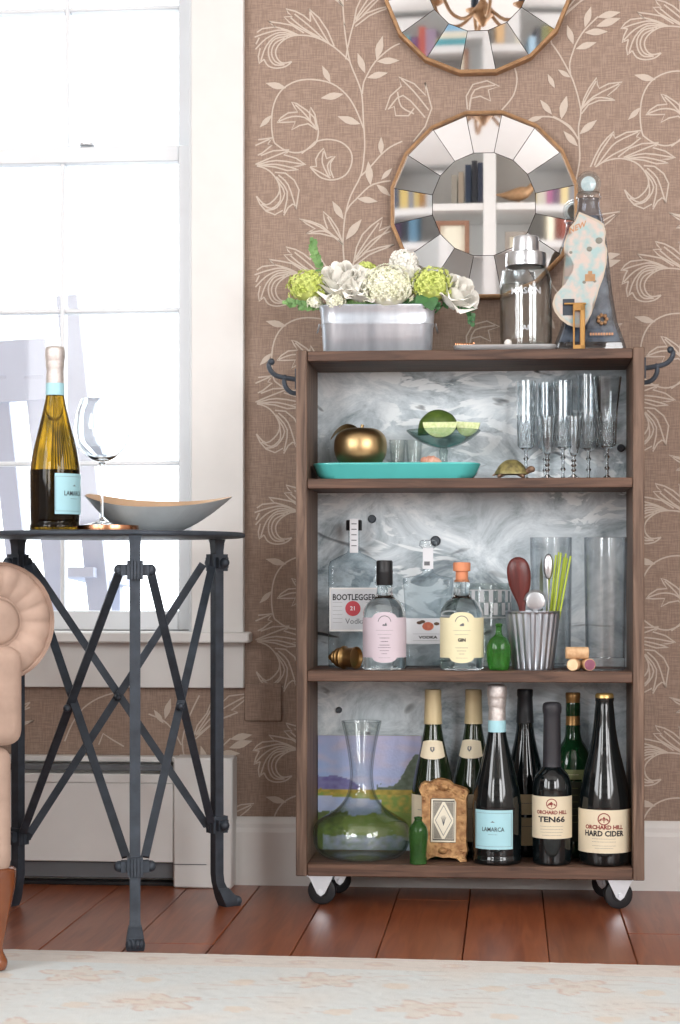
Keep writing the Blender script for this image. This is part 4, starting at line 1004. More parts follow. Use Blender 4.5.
t, k, vb = gin('round spirit bottle with pale pink label and black cap', 384.5, -.212, M_pinklab, None, M_ink, None)
lp(t, 'screw_cap', M_black, [(7.9, 585), (8.4, 584), (8.2, 573), (8.6, 572), (8.2, 570), (8.2, 562), (7.4, 560.5), (0, 560.3)], vb, k, 32)
t, k, vb = gin('round gin bottle with pale yellow label and orange stopper', 461.8, -.212, M_yellab, None, M_ink, 'GIN')
lp(t, 'stopper', M_orange, [(6.2, 582), (6.2, 571.5), (8.6, 571), (8.8, 564), (8.2, 562.6), (0, 562.2)], vb, k, 28)
# vodka flask
vb = 667
t, k = flask('flat-shouldered clear vodka flask with white label between the two round bottles', 428, -.112, vb, [(22, 11, 5, 667), (23.5, 12, 5, 665), (22.5, 12, 5, 640), (22.3, 12, 5, 620), (24.2, 12, 5, 590), (25.2, 12, 5, 580), (24, 11.5, 5, 577.5), (12, 8, 6, 575.5), (6, 6, 5.8, 573), (5.2, 5.2, 5.1, 570), (5.2, 5.2, 5.1, 550)], M_specl)
lp(t, 'glass_stopper', M_cut, [(0, 552), (5, 551), (5.2, 549), (9, 546), (8.2, 541), (6, 540), (0, 540)], vb, k, 24)
bm = B(); box(bm, -5.2*k, 5.2*k, -5.9*k, -5.3*k, (vb-569)*k, (vb-548)*k); ns = obj('neck_seal', bm, M_whitelab, t)
obj('seal_print', box(B(), -3.8*k, 1.8*k, -6.1*k, -5.95*k, (vb-565.5)*k, (vb-561.5)*k), M_inkg, ns)
LY = -12.6*k
L = obj('label', box(B(), -22.4*k, 24*k, LY, -12.1*k, (vb-643.5)*k, (vb-618)*k), M_whitelab, t)
letters(L, 'VODKA', .0068, flat(LY-.0003, (vb-637)*k), M_ink, .0003, 1.4)
bm = B(); 
for i, v in enumerate((633.6, 640.3)): box(bm, -15*k, 15*k, LY-.0002, LY, (vb-v)*k-.0002, (vb-v)*k+.0002)
obj('label_rule', bm, M_inkg, L)
bm = B(); bmesh.ops.create_uvsphere(bm, u_segments=16, v_segments=8, radius=5*k, matrix=Matrix.Translation((0, LY-.0001, (vb-626)*k)) @ Matrix.Diagonal((1.15, .04, .85, 1))); obj('peach_print', bm, mat('peach_print', '#b0503c', .6, c2='#d08060', scale=200), L)
bm = B()
for sx_, zz in ((-8.5, 622.5), (8.5, 623.5), (-5.5, 621.5)): bmesh.ops.create_uvsphere(bm, u_segments=12, v_segments=6, radius=2.4*k, matrix=Matrix.Translation((sx_*k, LY-.0001, (vb-zz)*k)) @ Matrix.Diagonal((1.2, .05, .7, 1)))
obj('leaf_print', bm, mat('leaf_print', '#5b4434', .6), L)
# checkered jar
vb = 655
t, k = item('candy_jar', 'squat clear glass jar with frosted checkered band behind the yellow-labelled bottle', 'jar', 487.5, -.1, Zm)
lp(t, 'jar_glass', M_clear, [(0, 662), (20, 662.5), (23, 660), (23.4, 650), (23.4, 592), (22, 587), (23.5, 585), (23.5, 583), (21.5, 583), (21.5, 588), (22.4, 593), (22.4, 650), (20, 657), (0, 657)], 662.5, k, 40)
n = 16
for i in range(n):
    for j in range(2):
        if (i+j) % 2: continue
        wrap(t, mat('frosted_white', '#cfd2d6', .7), 23.5*k, (662.5-(590 if j == 0 else 601.5))*k, (662.5-(601 if j == 0 else 613))*k, -pi/2+pi*(i+.5)/n+.05, pi/n/2*.92, 'frosted_square', n=3)
for v in (589.3, 615): wrap(t, mat('frosted_white', '#cfd2d6', .7), 23.5*k, (662.5-v)*k, (662.5-v-1)*k, 0, pi*.99, 'frosted_line', n=40)
# flat round green bottle
t, k = item('green_mini_bottle', 'small bright green round-bellied bottle beside the fluted bucket', 'bottle', 498.8, -.224, Zm); vb = 669
lp(t, 'glass_body', M_mgreen, [(0, 668), (8, 668.8), (10, 667), (11.2, 662), (12.3, 652), (11.5, 644), (8.5, 638.5), (4.4, 635), (2.9, 632), (2.9, 625)], vb, k, 28, 3).scale = (1, .7, 1)
lp(t, 'lip', M_mgreen, [(2.9, 626.5), (3.7, 626), (3.7, 623.6), (1.8, 623.2), (1.6, 627)], vb, k, 18)
# brass stopper lying down
t, k = item('brass_jigger', 'turned brass jigger lying on its side at the shelf end', 'jigger', 344.5, -.222, Zm+.0003)
R_ = 11.5*k
J = [(0, -18.5), (2.5, -18.3), (3.4, -16.5), (3.2, -14.5), (6.5, -13), (7.2, -11), (6.6, -9.8), (9.4, -8), (9.9, -5.8), (8.6, -4.6), (11.6, -1.5), (11.8, 0), (10.2, 1.5), (9.6, 4), (10.4, 12), (11.3, 14.5), (10.6, 14.5), (9.5, 11), (0, 10)]
MR = Matrix.Rotation(radians(-35), 4, 'Z') @ Matrix.Rotation(pi/2, 4, 'Y')
obj('turned_body', lathe(B(), [(r*k, a*k) for r, a in J], 36, M=MR), mat('warm_brass', '#94784f', .36, 1, var=.15), t, loc=(0, 0, 11.9*k))

# fluted galvanised bucket
vb = 669; BY = -.19
t, k = item('fluted_bucket', 'small fluted galvanised bucket holding bar tools', 'bucket', 532.8, BY, Zm)
def fluted(bm, rows, nf=20, amp=.045):
    R = []; S = nf*6
    for r, z, am in rows: R.append([bm.verts.new((r*(1+amp*am*(abs(sin(nf*pi*i/S))-.5))*cos(2*pi*i/S), r*(1+amp*am*(abs(sin(nf*pi*i/S))-.5))*sin(2*pi*i/S), z)) for i in range(S)])
    for A, C in zip(R, R[1:]):
        for i in range(S): bm.faces.new((A[i], A[(i+1) % S], C[(i+1) % S], C[i]))
    bm.faces.new(R[0][::-1]); bm.faces.new(R[-1]); return bm
obj('bucket_wall', fluted(B(), [(19.5*k, 0, 0), (19.8*k, 1*k, 0), (19.9*k, 2*k, 1), (26.4*k, 55*k, 1), (27*k, 57*k, .2), (27.6*k, 57.4*k, 0), (27.6*k, 58.6*k, 0), (26.6*k, 58.8*k, 0), (26*k, 57*k, 0), (25.2*k, 50*k, 0), (18.8*k, 1.4*k, 0)], 22, .09), mat('bright_galvanised', '#b9c2cc', .3, .9, var=.08), t, sharp=60)
# tools standing in the bucket (their feet on its bottom)
bx_, bz_ = P(532.8, VH, BY).x, Zm+3*k
def inb(u, v, dy=0): q = P(u, v, BY+dy); return q
t2 = thing('wooden_spoon', 'dark mahogany wooden spoon standing in the fluted bucket', 'spoon', (inb(528, 640).x, BY-.012, bz_))
top, bot = inb(520, 557), inb(531, 640); L_ = Vector((top.x-bot.x, 0, top.z-bz_)); ang = atan2(L_.x, L_.z); LL = L_.length
bm = B(); kk = k
sp = [(0, 0), (2.6, .2), (2.9, 10), (3, 40), (3.1, 58), (5, 68), (9.5, 80), (11.6, 92), (11.2, 103), (8, 110), (3.5, 113), (0, 113.5)]
sc_ = LL/(113.5*k)
lathe(bm, smooth_prof([(r*k, z*k*sc_) for r, z in sp], 2), 20)
for v in bm.verts: v.co.y *= .38 if v.co.z > .1 else .7
obj('spoon_body', bm, M_mahog, t2, rot=(radians(3), ang, 0))
t2 = thing('bar_spoon', 'polished silver ladle-ended bar spoon standing in the bucket', 'spoon', (inb(549, 640).x, BY+.004, bz_))
top, bot = inb(547, 553), inb(549, 640); H_ = top.z-bz_; ox = bot.x-t2.location.x
bm = B(); tube(bm, [(0, 0, 0), (0, 0, H_*.78)], .0016, 8); obj('handle', bm, M_silver, t2, rot=(0, radians(-1), 0))
bm = B(); bmesh.ops.create_uvsphere(bm, u_segments=20, v_segments=12, radius=1, matrix=Matrix.Translation((-.001, 0, H_*.88)) @ Matrix.Diagonal((5.2*k, 3*k, 13*k, 1))); obj('spoon_bowl', bm, M_silver, t2)
# hawthorne strainer
t2 = thing('cocktail_strainer', 'coiled-spring cocktail strainer poking out of the bucket', 'strainer', (inb(537, 640).x, BY-.022, bz_+.02))
zc_ = inb(537, 601).z-(bz_+.02)
bm = B(); bmesh.ops.create_uvsphere(bm, u_segments=24, v_segments=8, radius=1, matrix=Matrix.Translation((-.003, 0, zc_)) @ Matrix.Diagonal((9.5*k, .0012, 10.5*k, 1))); obj('strainer_plate', bm, M_silver, t2)
bm = B(); pts = []
for i in range(200):
    a = radians(10)+i/199*radians(165); rr = 10.5*k; ph = i*1.15
    pts.append((-.003+(rr+.0022*cos(ph))*cos(a), -.003+.0022*sin(ph), zc_+(rr+.0022*cos(ph))*sin(a)))
tube(bm, pts, .0004, 4); obj('spring', bm, M_silver, t2)
obj('handle', box(B(), -.007, .001, -.0008, .0008, 0, zc_-.008), M_silver, t2)
t2 = thing('bar_knife', 'slim dark-edged steel bar knife standing behind the ladle', 'knife', (inb(541, 640).x, BY+.026, bz_))
obj('blade', prism(B(), [(-.003, 0), (.003, 0), (.004, H_*.8), (.001, H_*.97), (-.002, H_*.85)], -.0006, .0006), mat('dark_steel', '#6e7768', .35, .7), t2)
# straws
st0 = None
for i, (ub, ut, vt, dy) in enumerate(((553, 556, 555, .004), (555.5, 561, 553, -.004), (557, 566, 553.5, .002), (558, 570.5, 556, -.006), (554, 559, 552, .012), (556, 567.5, 558, .01), (551.5, 551, 556, .014), (557, 564.5, 557, .016))):
    lbls = 'lime green drinking straws fanned in the fluted bucket'
    b0, t0_ = inb(ub-9, 660), inb(ut, vt)
    o = thing('drinking_straw', lbls, 'straw', (inb(ub-8, 650).x, BY+dy, bz_), 0, 'straws in the bucket')
    tube_b = tube(B(), [(0, 0, 0), (t0_.x-o.location.x, dy*.3, t0_.z-bz_)], .0017, 8); obj('straw_tube', tube_b, M_straw, o)
# tall glasses
def tumbler(label, u, Y, z, vb, vt, r1, r2, th, m, grp=None, name='tall_glass', flutes=0):
    t, k = item(name, label, 'glass', u, Y, z, grp)
    lp(t, 'glass_wall', m, [(0, vb), (r1-1.5, vb), (r1, vb-1.5), (r1+.2, vb-6), (r2, vt), (r2-1, vt-.2), (r1-1, vb-th), (0, vb-th-.5)], vb, k, 12 if flutes else 36, sharp=25 if flutes else 40); return t
tumbler('tall clear straight glass standing behind the fluted bucket', 551, -.092, Zm, 662, 537.5, 19.5, 21, 3, M_cut)
tumbler('heavy-based tall clear glass at the right end of the shelf', 605.5, -.19, Zm, 669, 537.5, 19.5, 21.5, 12, M_cut)
# corks
def cork(label, u, v, Y, z, m, rz, L=.038, R=.0108, vert=False, endm=None):
    x = P(u, v, Y).x; t = thing('wine_cork', label, 'cork', (x, Y, z+R), rz)
    obj('cork_body', lathe(B(), [(0, -L/2), (R*.92, -L/2), (R, -L/2+.001), (R, L/2-.001), (R*.92, L/2), (0, L/2)], 20, M=Matrix.Rotation(pi/2, 4, 'Y')), m, t)
    if endm:
        for s in (-1, 1): obj('cork_end', lathe(B(), [(0, s*(L/2+.0003)), (R*.88, s*(L/2+.0003)), (R*.88, s*(L/2-.0005))], 18, M=Matrix.Rotation(pi/2, 4, 'Y')), endm, t)
    return t
cork('pale cork lying end-on at the front of the cork pile', 574.5, 665, -.222, Zm, M_cork, radians(78), endm=M_corkpale)
cork('wine-stained purple cork at the base of the cork pile', 587.5, 665, -.218, Zm, M_cork, radians(100), endm=M_wine)
cork('tan cork lying across the top of the two others', 577, 653, -.225, Zm+.0205, M_cork, radians(5), L=.04)

# ================================================================ TOP SHELF INSIDE
Zt = zA+.0003
vb = 476.5
t, k = item('turquoise_tray', 'shallow glazed turquoise ceramic tray on the upper shelf', 'tray', 397, -.165, Zt); FITS.clear(); t.rotation_euler[2] = 0
TZt = 0
secs = [rrect(74*k, .048, .03, 0, 6), rrect(79*k, .052, .034, 5*k, 6), rrect(83*k, .0585, .038, 14*k, 6), rrect(83.8*k, .060, .04, 15.2*k, 6), rrect(83*k, .0592, .039, 16.2*k, 6), rrect(80*k, .056, .036, 15*k, 6), rrect(75*k, .05, .03, 10*k, 6)]
obj('tray_dish', loft(B(), secs), M_teal, t, sharp=60)
Ztr = Zt+10*k
# brass apple
t, k = item('brass_apple', 'polished brass apple ornament on the turquoise tray', 'ornament', 360.5, -.165, Ztr); vb = 468
o = lp(t, 'apple_body', M_apple, [(0, 464.5), (5, 466.5), (12, 467.5), (19, 463), (24.8, 455), (26.6, 446), (25, 436.5), (19, 430.5), (12, 428.5), (6, 430), (2, 433.5), (0, 435)], vb, k, 44, 4)
bm = B(); tube(bm, [(0, 0, 33*k), (.5*k, 0, 37*k), (2.2*k, 0, 43*k)], [1.0*k, 1.2*k, 1.9*k], 10); obj('stem', bm, M_apple, t)
bm = B(); C = []
path = smooth_prof([(1, 0, 38.5), (-5, -2, 43.5), (-13, -4, 44.5), (-20, -6, 41), (-26, -8, 34), (-30, -9, 26.5)], 3)
for i, p in enumerate(path):
    s = i/(len(path)-1); w = 6.2*sin(pi*min(1, s*.96+.03))**.8+.2
    C.append([bm.verts.new(((p[0])*k, (p[1]+d*w*.8)*k, (p[2]-abs(d)*w*.22+e)*k)) for d, e in ((-1, 0), (-.5, .5), (0, .2), (.5, .5), (1, 0), (.5, -.5), (0, -.8), (-.5, -.5))])
for A, D in zip(C, C[1:]):
    for j in range(8): bm.faces.new((A[j], A[(j+1) % 8], D[(j+1) % 8], D[j]))
bm.faces.new(C[0]); bm.faces.new(C[-1][::-1])
obj('leaf', bm, M_apple, t, rot=(radians(-25), 0, 0), loc=(0, -.003, .003))
# shot glasses on the tray
for u, l in ((397.5, 'small clear shot glass right beside the brass apple'), (414, 'small clear shot glass under the lime dish')):
    tumbler(l, u, -.135, Ztr, 466, 440, 6.5, 8.5, 3, M_clear, name='shot_glass')
# compote with limes
vb = 467
t, k = item('glass_compote', 'footed clear glass dish holding cut limes', 'dish', 443.5, -.168, Ztr)
lp(t, 'dish_glass', clear('smoky_glass', (.80, .86, .84), (.33, .40, .39), 1.0, .5), [(0, 466.5), (14, 466.8), (15, 466), (8, 463.5), (4.5, 460), (4, 454), (4.8, 449), (3.5, 447), (10, 444.5), (22, 440.5), (31, 435), (36.4, 430.5), (36.8, 431.5), (30, 437), (20, 442.5), (8, 446.2), (0, 446.8)], vb, k, 44, 2)
cb_z = Ztr+(vb-443.5)*k
def limehalf(label, u, v, Y, R, kind, rot):
    q = P(u, v, Y); t = thing('lime', label, 'lime', (q.x, Y, q.z), 0); t.rotation_euler = rot
    if kind == 'half':
        bm = B(); lathe(bm, smooth_prof([(0, R*1.0), (R*.35, R*.93), (R*.8, R*.62), (R*1.0, R*.12), (R*1.0, 0), (R*.9, -.002), (0, -.002)], 3), 28); obj('lime_rind', bm, M_lime, t)
    else:
        # wedge: part turn of a ball, cut faces to the camera
        n = 14; A0, A1 = kind; bm = B(); rows = []
        for i in range(n+1):
            th = pi*i/n; rows.append([bm.verts.new((R*1.12*cos(th), R*sin(th)*cos(a), R*sin(th)*sin(a))) for a in [A0+(A1-A0)*j/6 for j in range(7)]])
        for A, C in zip(rows, rows[1:]):
            for j in range(6): bm.faces.new((A[j], A[j+1], C[j+1], C[j]))
        bmesh.ops.remove_doubles(bm, verts=bm.verts, dist=1e-6); obj('lime_rind', bm, M_lime, t)
        for a, sg in ((A0, 1), (A1, -1)):
            bm = B(); ed = [bm.verts.new((R*1.10*cos(pi*i/n), R*.97*sin(pi*i/n)*cos(a), R*.97*sin(pi*i/n)*sin(a))) for i in range(n+1)]
            bm.faces.new(ed); obj('lime_flesh', bm, M_limef, t, recalc=False)
    return t
limehalf('halved green lime resting dome-up in the glass dish', 438.5, 431, -.160, 16*k, 'half', (0, radians(-10), 0)).scale = (1.3, .9, 1.35)
limehalf('lime wedge with pale flesh facing out at the dish front', 440, 422, -.192, 15.5*k, (radians(270), radians(352)), (radians(-10), 0, 0)).scale = (1, .9, 1.05)
limehalf('lime wedge standing at the right rim of the dish', 468, 422, -.172, 13*k, (radians(268), radians(350)), (radians(-8), radians(4), radians(-8))).scale = (.85, .9, 1.15)
# little pink conch under the dish
t, k = item('sea_shell', 'little coppery pink shell lying on the tray under the dish', 'shell', 431, -.205, Ztr+.0005)
C_ = [(0, -11), (2.5, -10), (4.4, -7), (3.9, -6), (6.2, -3), (5.5, -2), (6.8, 2), (6, 3), (5, 7), (3, 10), (0, 11.5)]
obj('shell_body', lathe(B(), [(r*k, a*k) for r, a in C_], 20, M=Matrix.Rotation(radians(100), 4, 'Y')), mat('pink_shell', '#c98a72', .45, c2='#e6b9a4', scale=80), t, loc=(0, 0, 6.9*k))
# turtle
t, k = item('turtle_figurine', 'small bronze-green turtle figurine beside the stemware', 'figurine', 511.5, -.215, Zt)
bm = B(); R_ = 16.5*k
lathe(bm, smooth_prof([(0, 19*k), (6*k, 18*k), (12*k, 13.5*k), (15.5*k, 8*k), (17*k, 5*k), (15*k, 4*k), (0, 3.5*k)], 2), 28)
for v in bm.verts:
    a = atan2(v.co.y, v.co.x); v.co.z += .0005*abs(sin(4*a))*(v.co.z > 6*k); v.co.y *= .75
obj('shell', bm, mat('turtle_shell', '#5c5638', .4, c2='#a09560', scale=110, metal=.3), t)
M_tb = mat('turtle_bronze', '#5a4638', .45, .3, c2='#9c7f66', scale=90)
bm = B(); tube(bm, smooth_prof([(12*k, -.003, 5*k), (17*k, -.006, 8*k), (20*k, -.008, 9*k), (23*k, -.009, 7.5*k)], 3), [2.6*k, 2.6*k, 2.8*k, 3*k, 3.3*k, 3.6*k, 3.5*k, 3*k, 2.4*k, 1.2*k], 10); obj('head', bm, M_tb, t)
for lx, ly in ((9, -.010), (9, .010), (-10, -.010), (-10, .010)):
    bm = B(); tube(bm, [(lx*k*.7, ly*.7, 6*k), (lx*k*1.15, ly*1.1, 3.5*k), (lx*k*1.35, ly*1.25, 1.6*k)], [2.8*k, 2.4*k, 1.6*k], 8); obj('leg', bm, M_tb, t)
bm = B(); tube(bm, [(-15*k, 0, 5*k), (-19*k, 0, 3*k)], [1.6*k, .4*k], 8); obj('tail', bm, M_tb, t)
# stemware
def stemglass(label, u, Y, vt, vbowl, rt, rb, rmid, knob, foot, grp, cut=True, vb=476.6):
    t, k = item('stemmed_glass', label, 'glass', u, Y, Zt, grp)
    FITS.pop(t.name, None); fit(t, u, Y, Zt, vt, vb); sp = (vb-2-vbowl)
    pr = [(0, vb), (foot, vb), (foot, vb-.6), (foot*.4, vb-2), (1.4, vb-4.5)]
    for i in range(knob):
        v = vb-6-(sp-8)*(i+.5)/knob; pr += [(1.4, v+2), (2.9, v), (1.4, v-2)]
    pr += [(1.5, vbowl+3), (2.6, vbowl+1.5)]
    lp(t, 'stem', M_crystal, pr, vb, k, 16, sharp=60)
    S = 24; rows = [(2.6, vbowl+1.5), (rb*.8, vbowl-1), (rb, vbowl-5), (rmid, (vbowl+vt)/2), (rt, vt)]
    rows = smooth_prof(rows, 3); R = []; bm = B(); z = lambda v: (vb-v)*k
    for i, (r, v) in enumerate(rows): R.append([bm.verts.new((r*k*(1+(.035 if (j % 2) and v > (vbowl*.6+vt*.4) and cut else 0))*cos(2*pi*j/S), r*k*(1+(.035 if (j % 2) and v > (vbowl*.6+vt*.4) and cut else 0))*sin(2*pi*j/S), z(v))) for j in range(S)])
    for r, v in rows[::-1][:-3]: R.append([bm.verts.new(((r-.7)*k*cos(2*pi*j/S), (r-.7)*k*sin(2*pi*j/S), z(v))) for j in range(S)])
    for A, C in zip(R, R[1:]):
        for j in range(S): bm.faces.new((A[j], A[(j+1) % S], C[(j+1) % S], C[j]))
    bm.faces.new(R[0][::-1]); bm.faces.new(R[-1]); bw = obj('bowl', bm, M_crystal, t, sharp=15)
    if cut:   # diamond cuts in the lower half of the bowl
        bm = B()
        for s in (-1, 1):
            for q in range(10):
                pts = []
                for i in range(7):
                    f = i/6; v = vbowl-3-(vbowl-vt)*.45*f; rr_ = (rb+(rmid-rb)*min(1, f*.95)+.25)*k; a = 2*pi*q/10+s*f*1.1
                    pts.append((rr_*cos(a), rr_*sin(a), z(v)))
                tube(bm, pts, .0005, 4)
        obj('cut_pattern', bm, M_crystal, t, kind='stuff')
    return t
GS = 'stemware on the upper shelf'
stemglass('tall cut-crystal flute nearest the turtle', 526, -.12, 381, 446, 9.5, 8, 9, 2, 10, GS)
stemglass('tall cut-crystal flute behind the first cordial glass', 545, -.09, 383, 446, 8, 7, 8, 2, 9, GS)
stemglass('tall cut-crystal flute between the two cordial glasses', 563, -.115, 381, 445, 10, 8, 9.5, 2, 10, GS)
stemglass('short cordial glass, the one nearer the turtle', 547.3, -.205, 416, 452, 8.6, 5, 7.2, 3, 9.5, GS, False, 476.8)
stemglass('short cordial glass, the one nearer the flared goblet', 573.7, -.205, 416, 453, 8.6, 5, 7.2, 3, 9.5, GS, False, 476.8)
stemglass('tall cut-crystal flute just left of the flared goblet', 588.5, -.10, 375, 446, 12, 9.5, 11, 2, 10.5, GS)
stemglass('flared cut-crystal goblet at the right end of the shelf', 607, -.16, 377, 445, 14.5, 9, 10.5, 2, 12, GS)

# ================================================================ ON TOP OF THE CART
Ztop = zT+.0003
PY = -.15
# galvanised planter
vb = 349.5
t, k = item('flower_tub', 'oblong galvanised metal tub filled with white and green flowers', 'planter', 377.5, PY, Ztop); FITS.clear(); fit(t, 377.5, PY-.04, Ztop, 306, 349.5); vt_ = 306
secs = [rrect(53*k, .040, .022, 0), rrect(54*k, .042, .024, 1.5*k), rrect(55.6*k, .046, .026, 26*k), rrect(56.6*k, .0475, .027, 27.5*k), rrect(55.9*k, .0465, .026, 29*k), rrect(57*k, .049, .028, 41*k), rrect(58.3*k, .0505, .029, 42.5*k), rrect(58.3*k, .0505, .029, 44*k), rrect(56.8*k, .049, .028, 44*k), rrect(55.5*k, .047, .026, 36*k), rrect(55.5*k, .047, .026, 34*k)]
obj('tub_wall', loft(B(), secs), M_galv, t, sharp=50)
for s in (-1, 1):
    bm = B(); tube(bm, [(s*57*k+s*(.002+.004*sin(pi*i/10)), .012*cos(pi*i/10)*1.0, 29*k-.014*sin(pi*i/10)) for i in range(11)], .0012, 6); obj('ring_handle', bm, M_silver, t)
fz0 = Ztop+42*k
def at(u, v, dy): q = P(u, v, PY+dy); return q
def floret_ball(bm, c, R, n, fl, rnd, flat_=.85, low=-.55):
    """many four-petalled florets over a ball"""
    for i in range(n):
        y = 1-(i+.5)/n*(1-low); th = i*2.399963; rr = sqrt(max(0, 1-y*y)); d = Vector((rr*cos(th), rr*sin(th), y))
        pos = c+Vector((d.x*R, d.y*R, d.z*R*flat_))*rnd.uniform(.9, 1.13)
        d = (d+Vector((rnd.uniform(-.25, .25), rnd.uniform(-.25, .25), rnd.uniform(-.25, .25)))).normalized()
        a = d.orthogonal().normalized(); b_ = d.cross(a); ro = rnd.uniform(0, pi)
        cv = bm.verts.new(pos)
        for q in range(4):
            an = ro+q*pi/2; e = a*cos(an)+b_*sin(an); g = a*cos(an+.62)+b_*sin(an+.62); h = a*cos(an-.62)+b_*sin(an-.62)
            f = rnd.uniform(.85, 1.15)*fl
            v1 = bm.verts.new(pos+g*f*.7+d*f*.25); v2 = bm.verts.new(pos+e*f+d*f*.12); v3 = bm.verts.new(pos+h*f*.7+d*f*.25)
            bm.faces.new((cv, v3, v2, v1))
def stem_to(t, L, m=M_leafd, r=.0018): obj('stem', tube(B(), [(0, 0, 0), (L[0]*.4, L[1]*.4, L[2]*.5), L], r, 6), m, t)
def hydrangea(label, u, v, dy, rpx, m, seed, n=90, cat='flower', fl=3.0, core=None):
    q = at(u, v, dy); rnd = random.Random(seed); R = rpx*k; b_ = Vector((377.5+(u-377.5)*.8, 0, 0)); bx0 = at(b_.x, v, dy).x
    t = thing('hydrangea_flower', label, 'flower', (bx0, PY+dy*.7, fz0)); L = Vector((q.x-bx0, PY+dy-(PY+dy*.7), q.z-fz0))
    stem_to(t, L); bm = B(); bmesh.ops.create_icosphere(bm, subdivisions=2, radius=R*.86, matrix=Matrix.Translation(L) @ Matrix.Diagonal((1, 1, .85, 1))); obj('flower_core', bm, core or m, t)
    bm = B(); floret_ball(bm, L, R*.96, int(n*1.25), fl*1.12*k, rnd); obj('florets', bm, m, t, kind='stuff', recalc=False); return t
def petal_rose(bm, c, R, ax, rnd, rings=((.2, 3, .9, .2), (.4, 4, .86, .25), (.62, 4, .76, .35), (.84, 5, .6, .5), (1.0, 5, .42, .75))):
    ax = ax.normalized(); a = ax.orthogonal().normalized(); b_ = ax.cross(a)
    for ri, (rad, cnt, up, op) in enumerate(rings):
        for q in range(cnt):
            an = 2*pi*(q+.5*(ri % 2))/cnt+rnd.uniform(-.15, .15); wd = 2.6*pi/cnt/2+.2; G = []
            for j in range(6):
                s = j/5; row = []
                for i in range(7):
                    tt = -1+2*i/6; aa = an+tt*wd*(.35+.65*sin(pi*min(1, .25+s*.62)))
                    r_ = R*rad*(.25+.75*s**.55)*(1+.12*op*s**4)+R*.02*abs(tt)*s; h = R*(-.6+(up+.6)*s-op*.22*s**5-.34*tt*tt*s*s)
                    row.append(bm.verts.new(c+(a*cos(aa)+b_*sin(aa))*r_+ax*h))
                G.append(row)
            for j in range(5):
                for i in range(6): bm.faces.new((G[j][i], G[j][i+1], G[j+1][i+1], G[j+1][i]))
def rose(label, u, v, dy, rpx, ax, seed):
    q = at(u, v, dy); rnd = random.Random(seed); bx0 = at(377.5+(u-377.5)*.72, v, dy).x
    t = thing('white_rose', label, 'flower', (bx0, PY+dy*.6, fz0)); L = Vector((q.x-bx0, dy*.4, q.z-fz0)); stem_to(t, L*.9)
    bm = B(); petal_rose(bm, L, rpx*k, Vector(ax), rnd); obj('petals', bm, M_rose, t, recalc=False, kind='stuff')
    bm = B(); bmesh.ops.create_icosphere(bm, subdivisions=1, radius=rpx*k*.5, matrix=Matrix.Translation(L-Vector(ax).normalized()*rpx*k*.3)); obj('bud_core', bm, M_rose, t); return t
def leafblade(bm, a, b_, w, nrm=Vector((0, -1, .3)), cup=.15):
    a, b_ = Vector(a), Vector(b_); D = b_-a; s = D.cross(nrm).normalized(); n_ = s.cross(D).normalized(); L = D.length; P0 = None
    for t_, ww in ((0, .02), (.2, .3), (.45, .5), (.7, .38), (.9, .14), (1, .01)):
        c = a+D*t_+n_*(-L*.12*t_*t_); r = [bm.verts.new(c+s*w*ww+n_*w*cup*ww), bm.verts.new(c), bm.verts.new(c-s*w*ww+n_*w*cup*ww)]
        if P0: bm.faces.new((P0[0], P0[1], r[1], r[0])); bm.faces.new((P0[1], P0[2], r[2], r[1]))
        P0 = r
def sprig(label, pts, dy, n, ll, m=M_leaf, seed=1, name='greenery_sprig'):
    rnd = random.Random(seed); Q = [at(u, v, dy+d) for u, v, d in pts]; t = thing(name, label, 'foliage', Q[0]); L = [tuple(q-Q[0]) for q in Q]; L = smooth_prof(L, 5)
    obj('stem', tube(B(), L, .0011, 5), m, t); bm = B()
    for i in range(n):
        f = .12+.88*i/n; ii = min(len(L)-2, int(f*(len(L)-1))); p = Vector(L[ii]); d = (Vector(L[ii+1])-p).normalized()
        sd = d.cross(Vector((0, 1, 0))).normalized()*(1 if i % 2 else -1); o = (d*.9+sd*rnd.uniform(.5, 1)+Vector((0, rnd.uniform(-.6, .4), 0))).normalized()
        leafblade(bm, p, p+o*ll*k*rnd.uniform(.7, 1.1)*(1.1-.5*f), ll*k*.55)
    obj('leaves', bm, m, t, kind='stuff', recalc=False); return t
hydrangea('lime green hydrangea head at the window end of the tub', 309, 288, -.012, 20.5, M_hydg, 3, 100)
hydrangea('large cream hydrangea head in the middle of the tub', 388, 289, -.034, 27, M_hydc, 5, 190)
hydrangea('lime green hydrangea head beside the rose on the mirror side', 432, 286, -.026, 21.5, M_hydg, 7, 110)
hydrangea('small lime hydrangea peeping out behind the two central roses', 366, 272, .02, 11, M_hydg, 9, 60)
hydrangea('small white stock flower rising behind the cream hydrangea', 404, 263, .015, 13.5, M_rose, 11, 40, fl=4.2)
hydrangea('cluster of tiny cream blossoms at the tub rim under the roses', 336, 302, -.045, 9.5, M_hydc, 12, 34)
hydrangea('little cream blossoms low beside the lime hydrangea at the window end', 315, 303, -.03, 7, M_hydc, 14, 26)
rose('open white rose next to the lime hydrangea at the window end', 341, 284, -.022, 26, (-.25, -.55, .8), 21)
rose('white rose between the first rose and the cream hydrangea', 362, 288, -.03, 23, (.15, -.6, .75), 22)
rose('white rose tucked behind the cream hydrangea and the lime one', 409, 282, -.012, 19, (.1, -.6, .8), 23)
rose('drooping white rose at the mirror-side end of the tub', 457, 295, -.022, 22, (.55, -.6, .55), 24)
sprig('green sprig standing up above the tub at the window end', [(326, 290, 0), (320, 268, 0), (314, 252, 0), (313, 239, 0)], -.0, 26, 9, seed=2)
sprig('green sprig reaching out sideways over the tub handle', [(326, 304, 0), (310, 306, -.01), (297, 304, -.01), (284, 301, -.01)], -.02, 24, 9, seed=3)
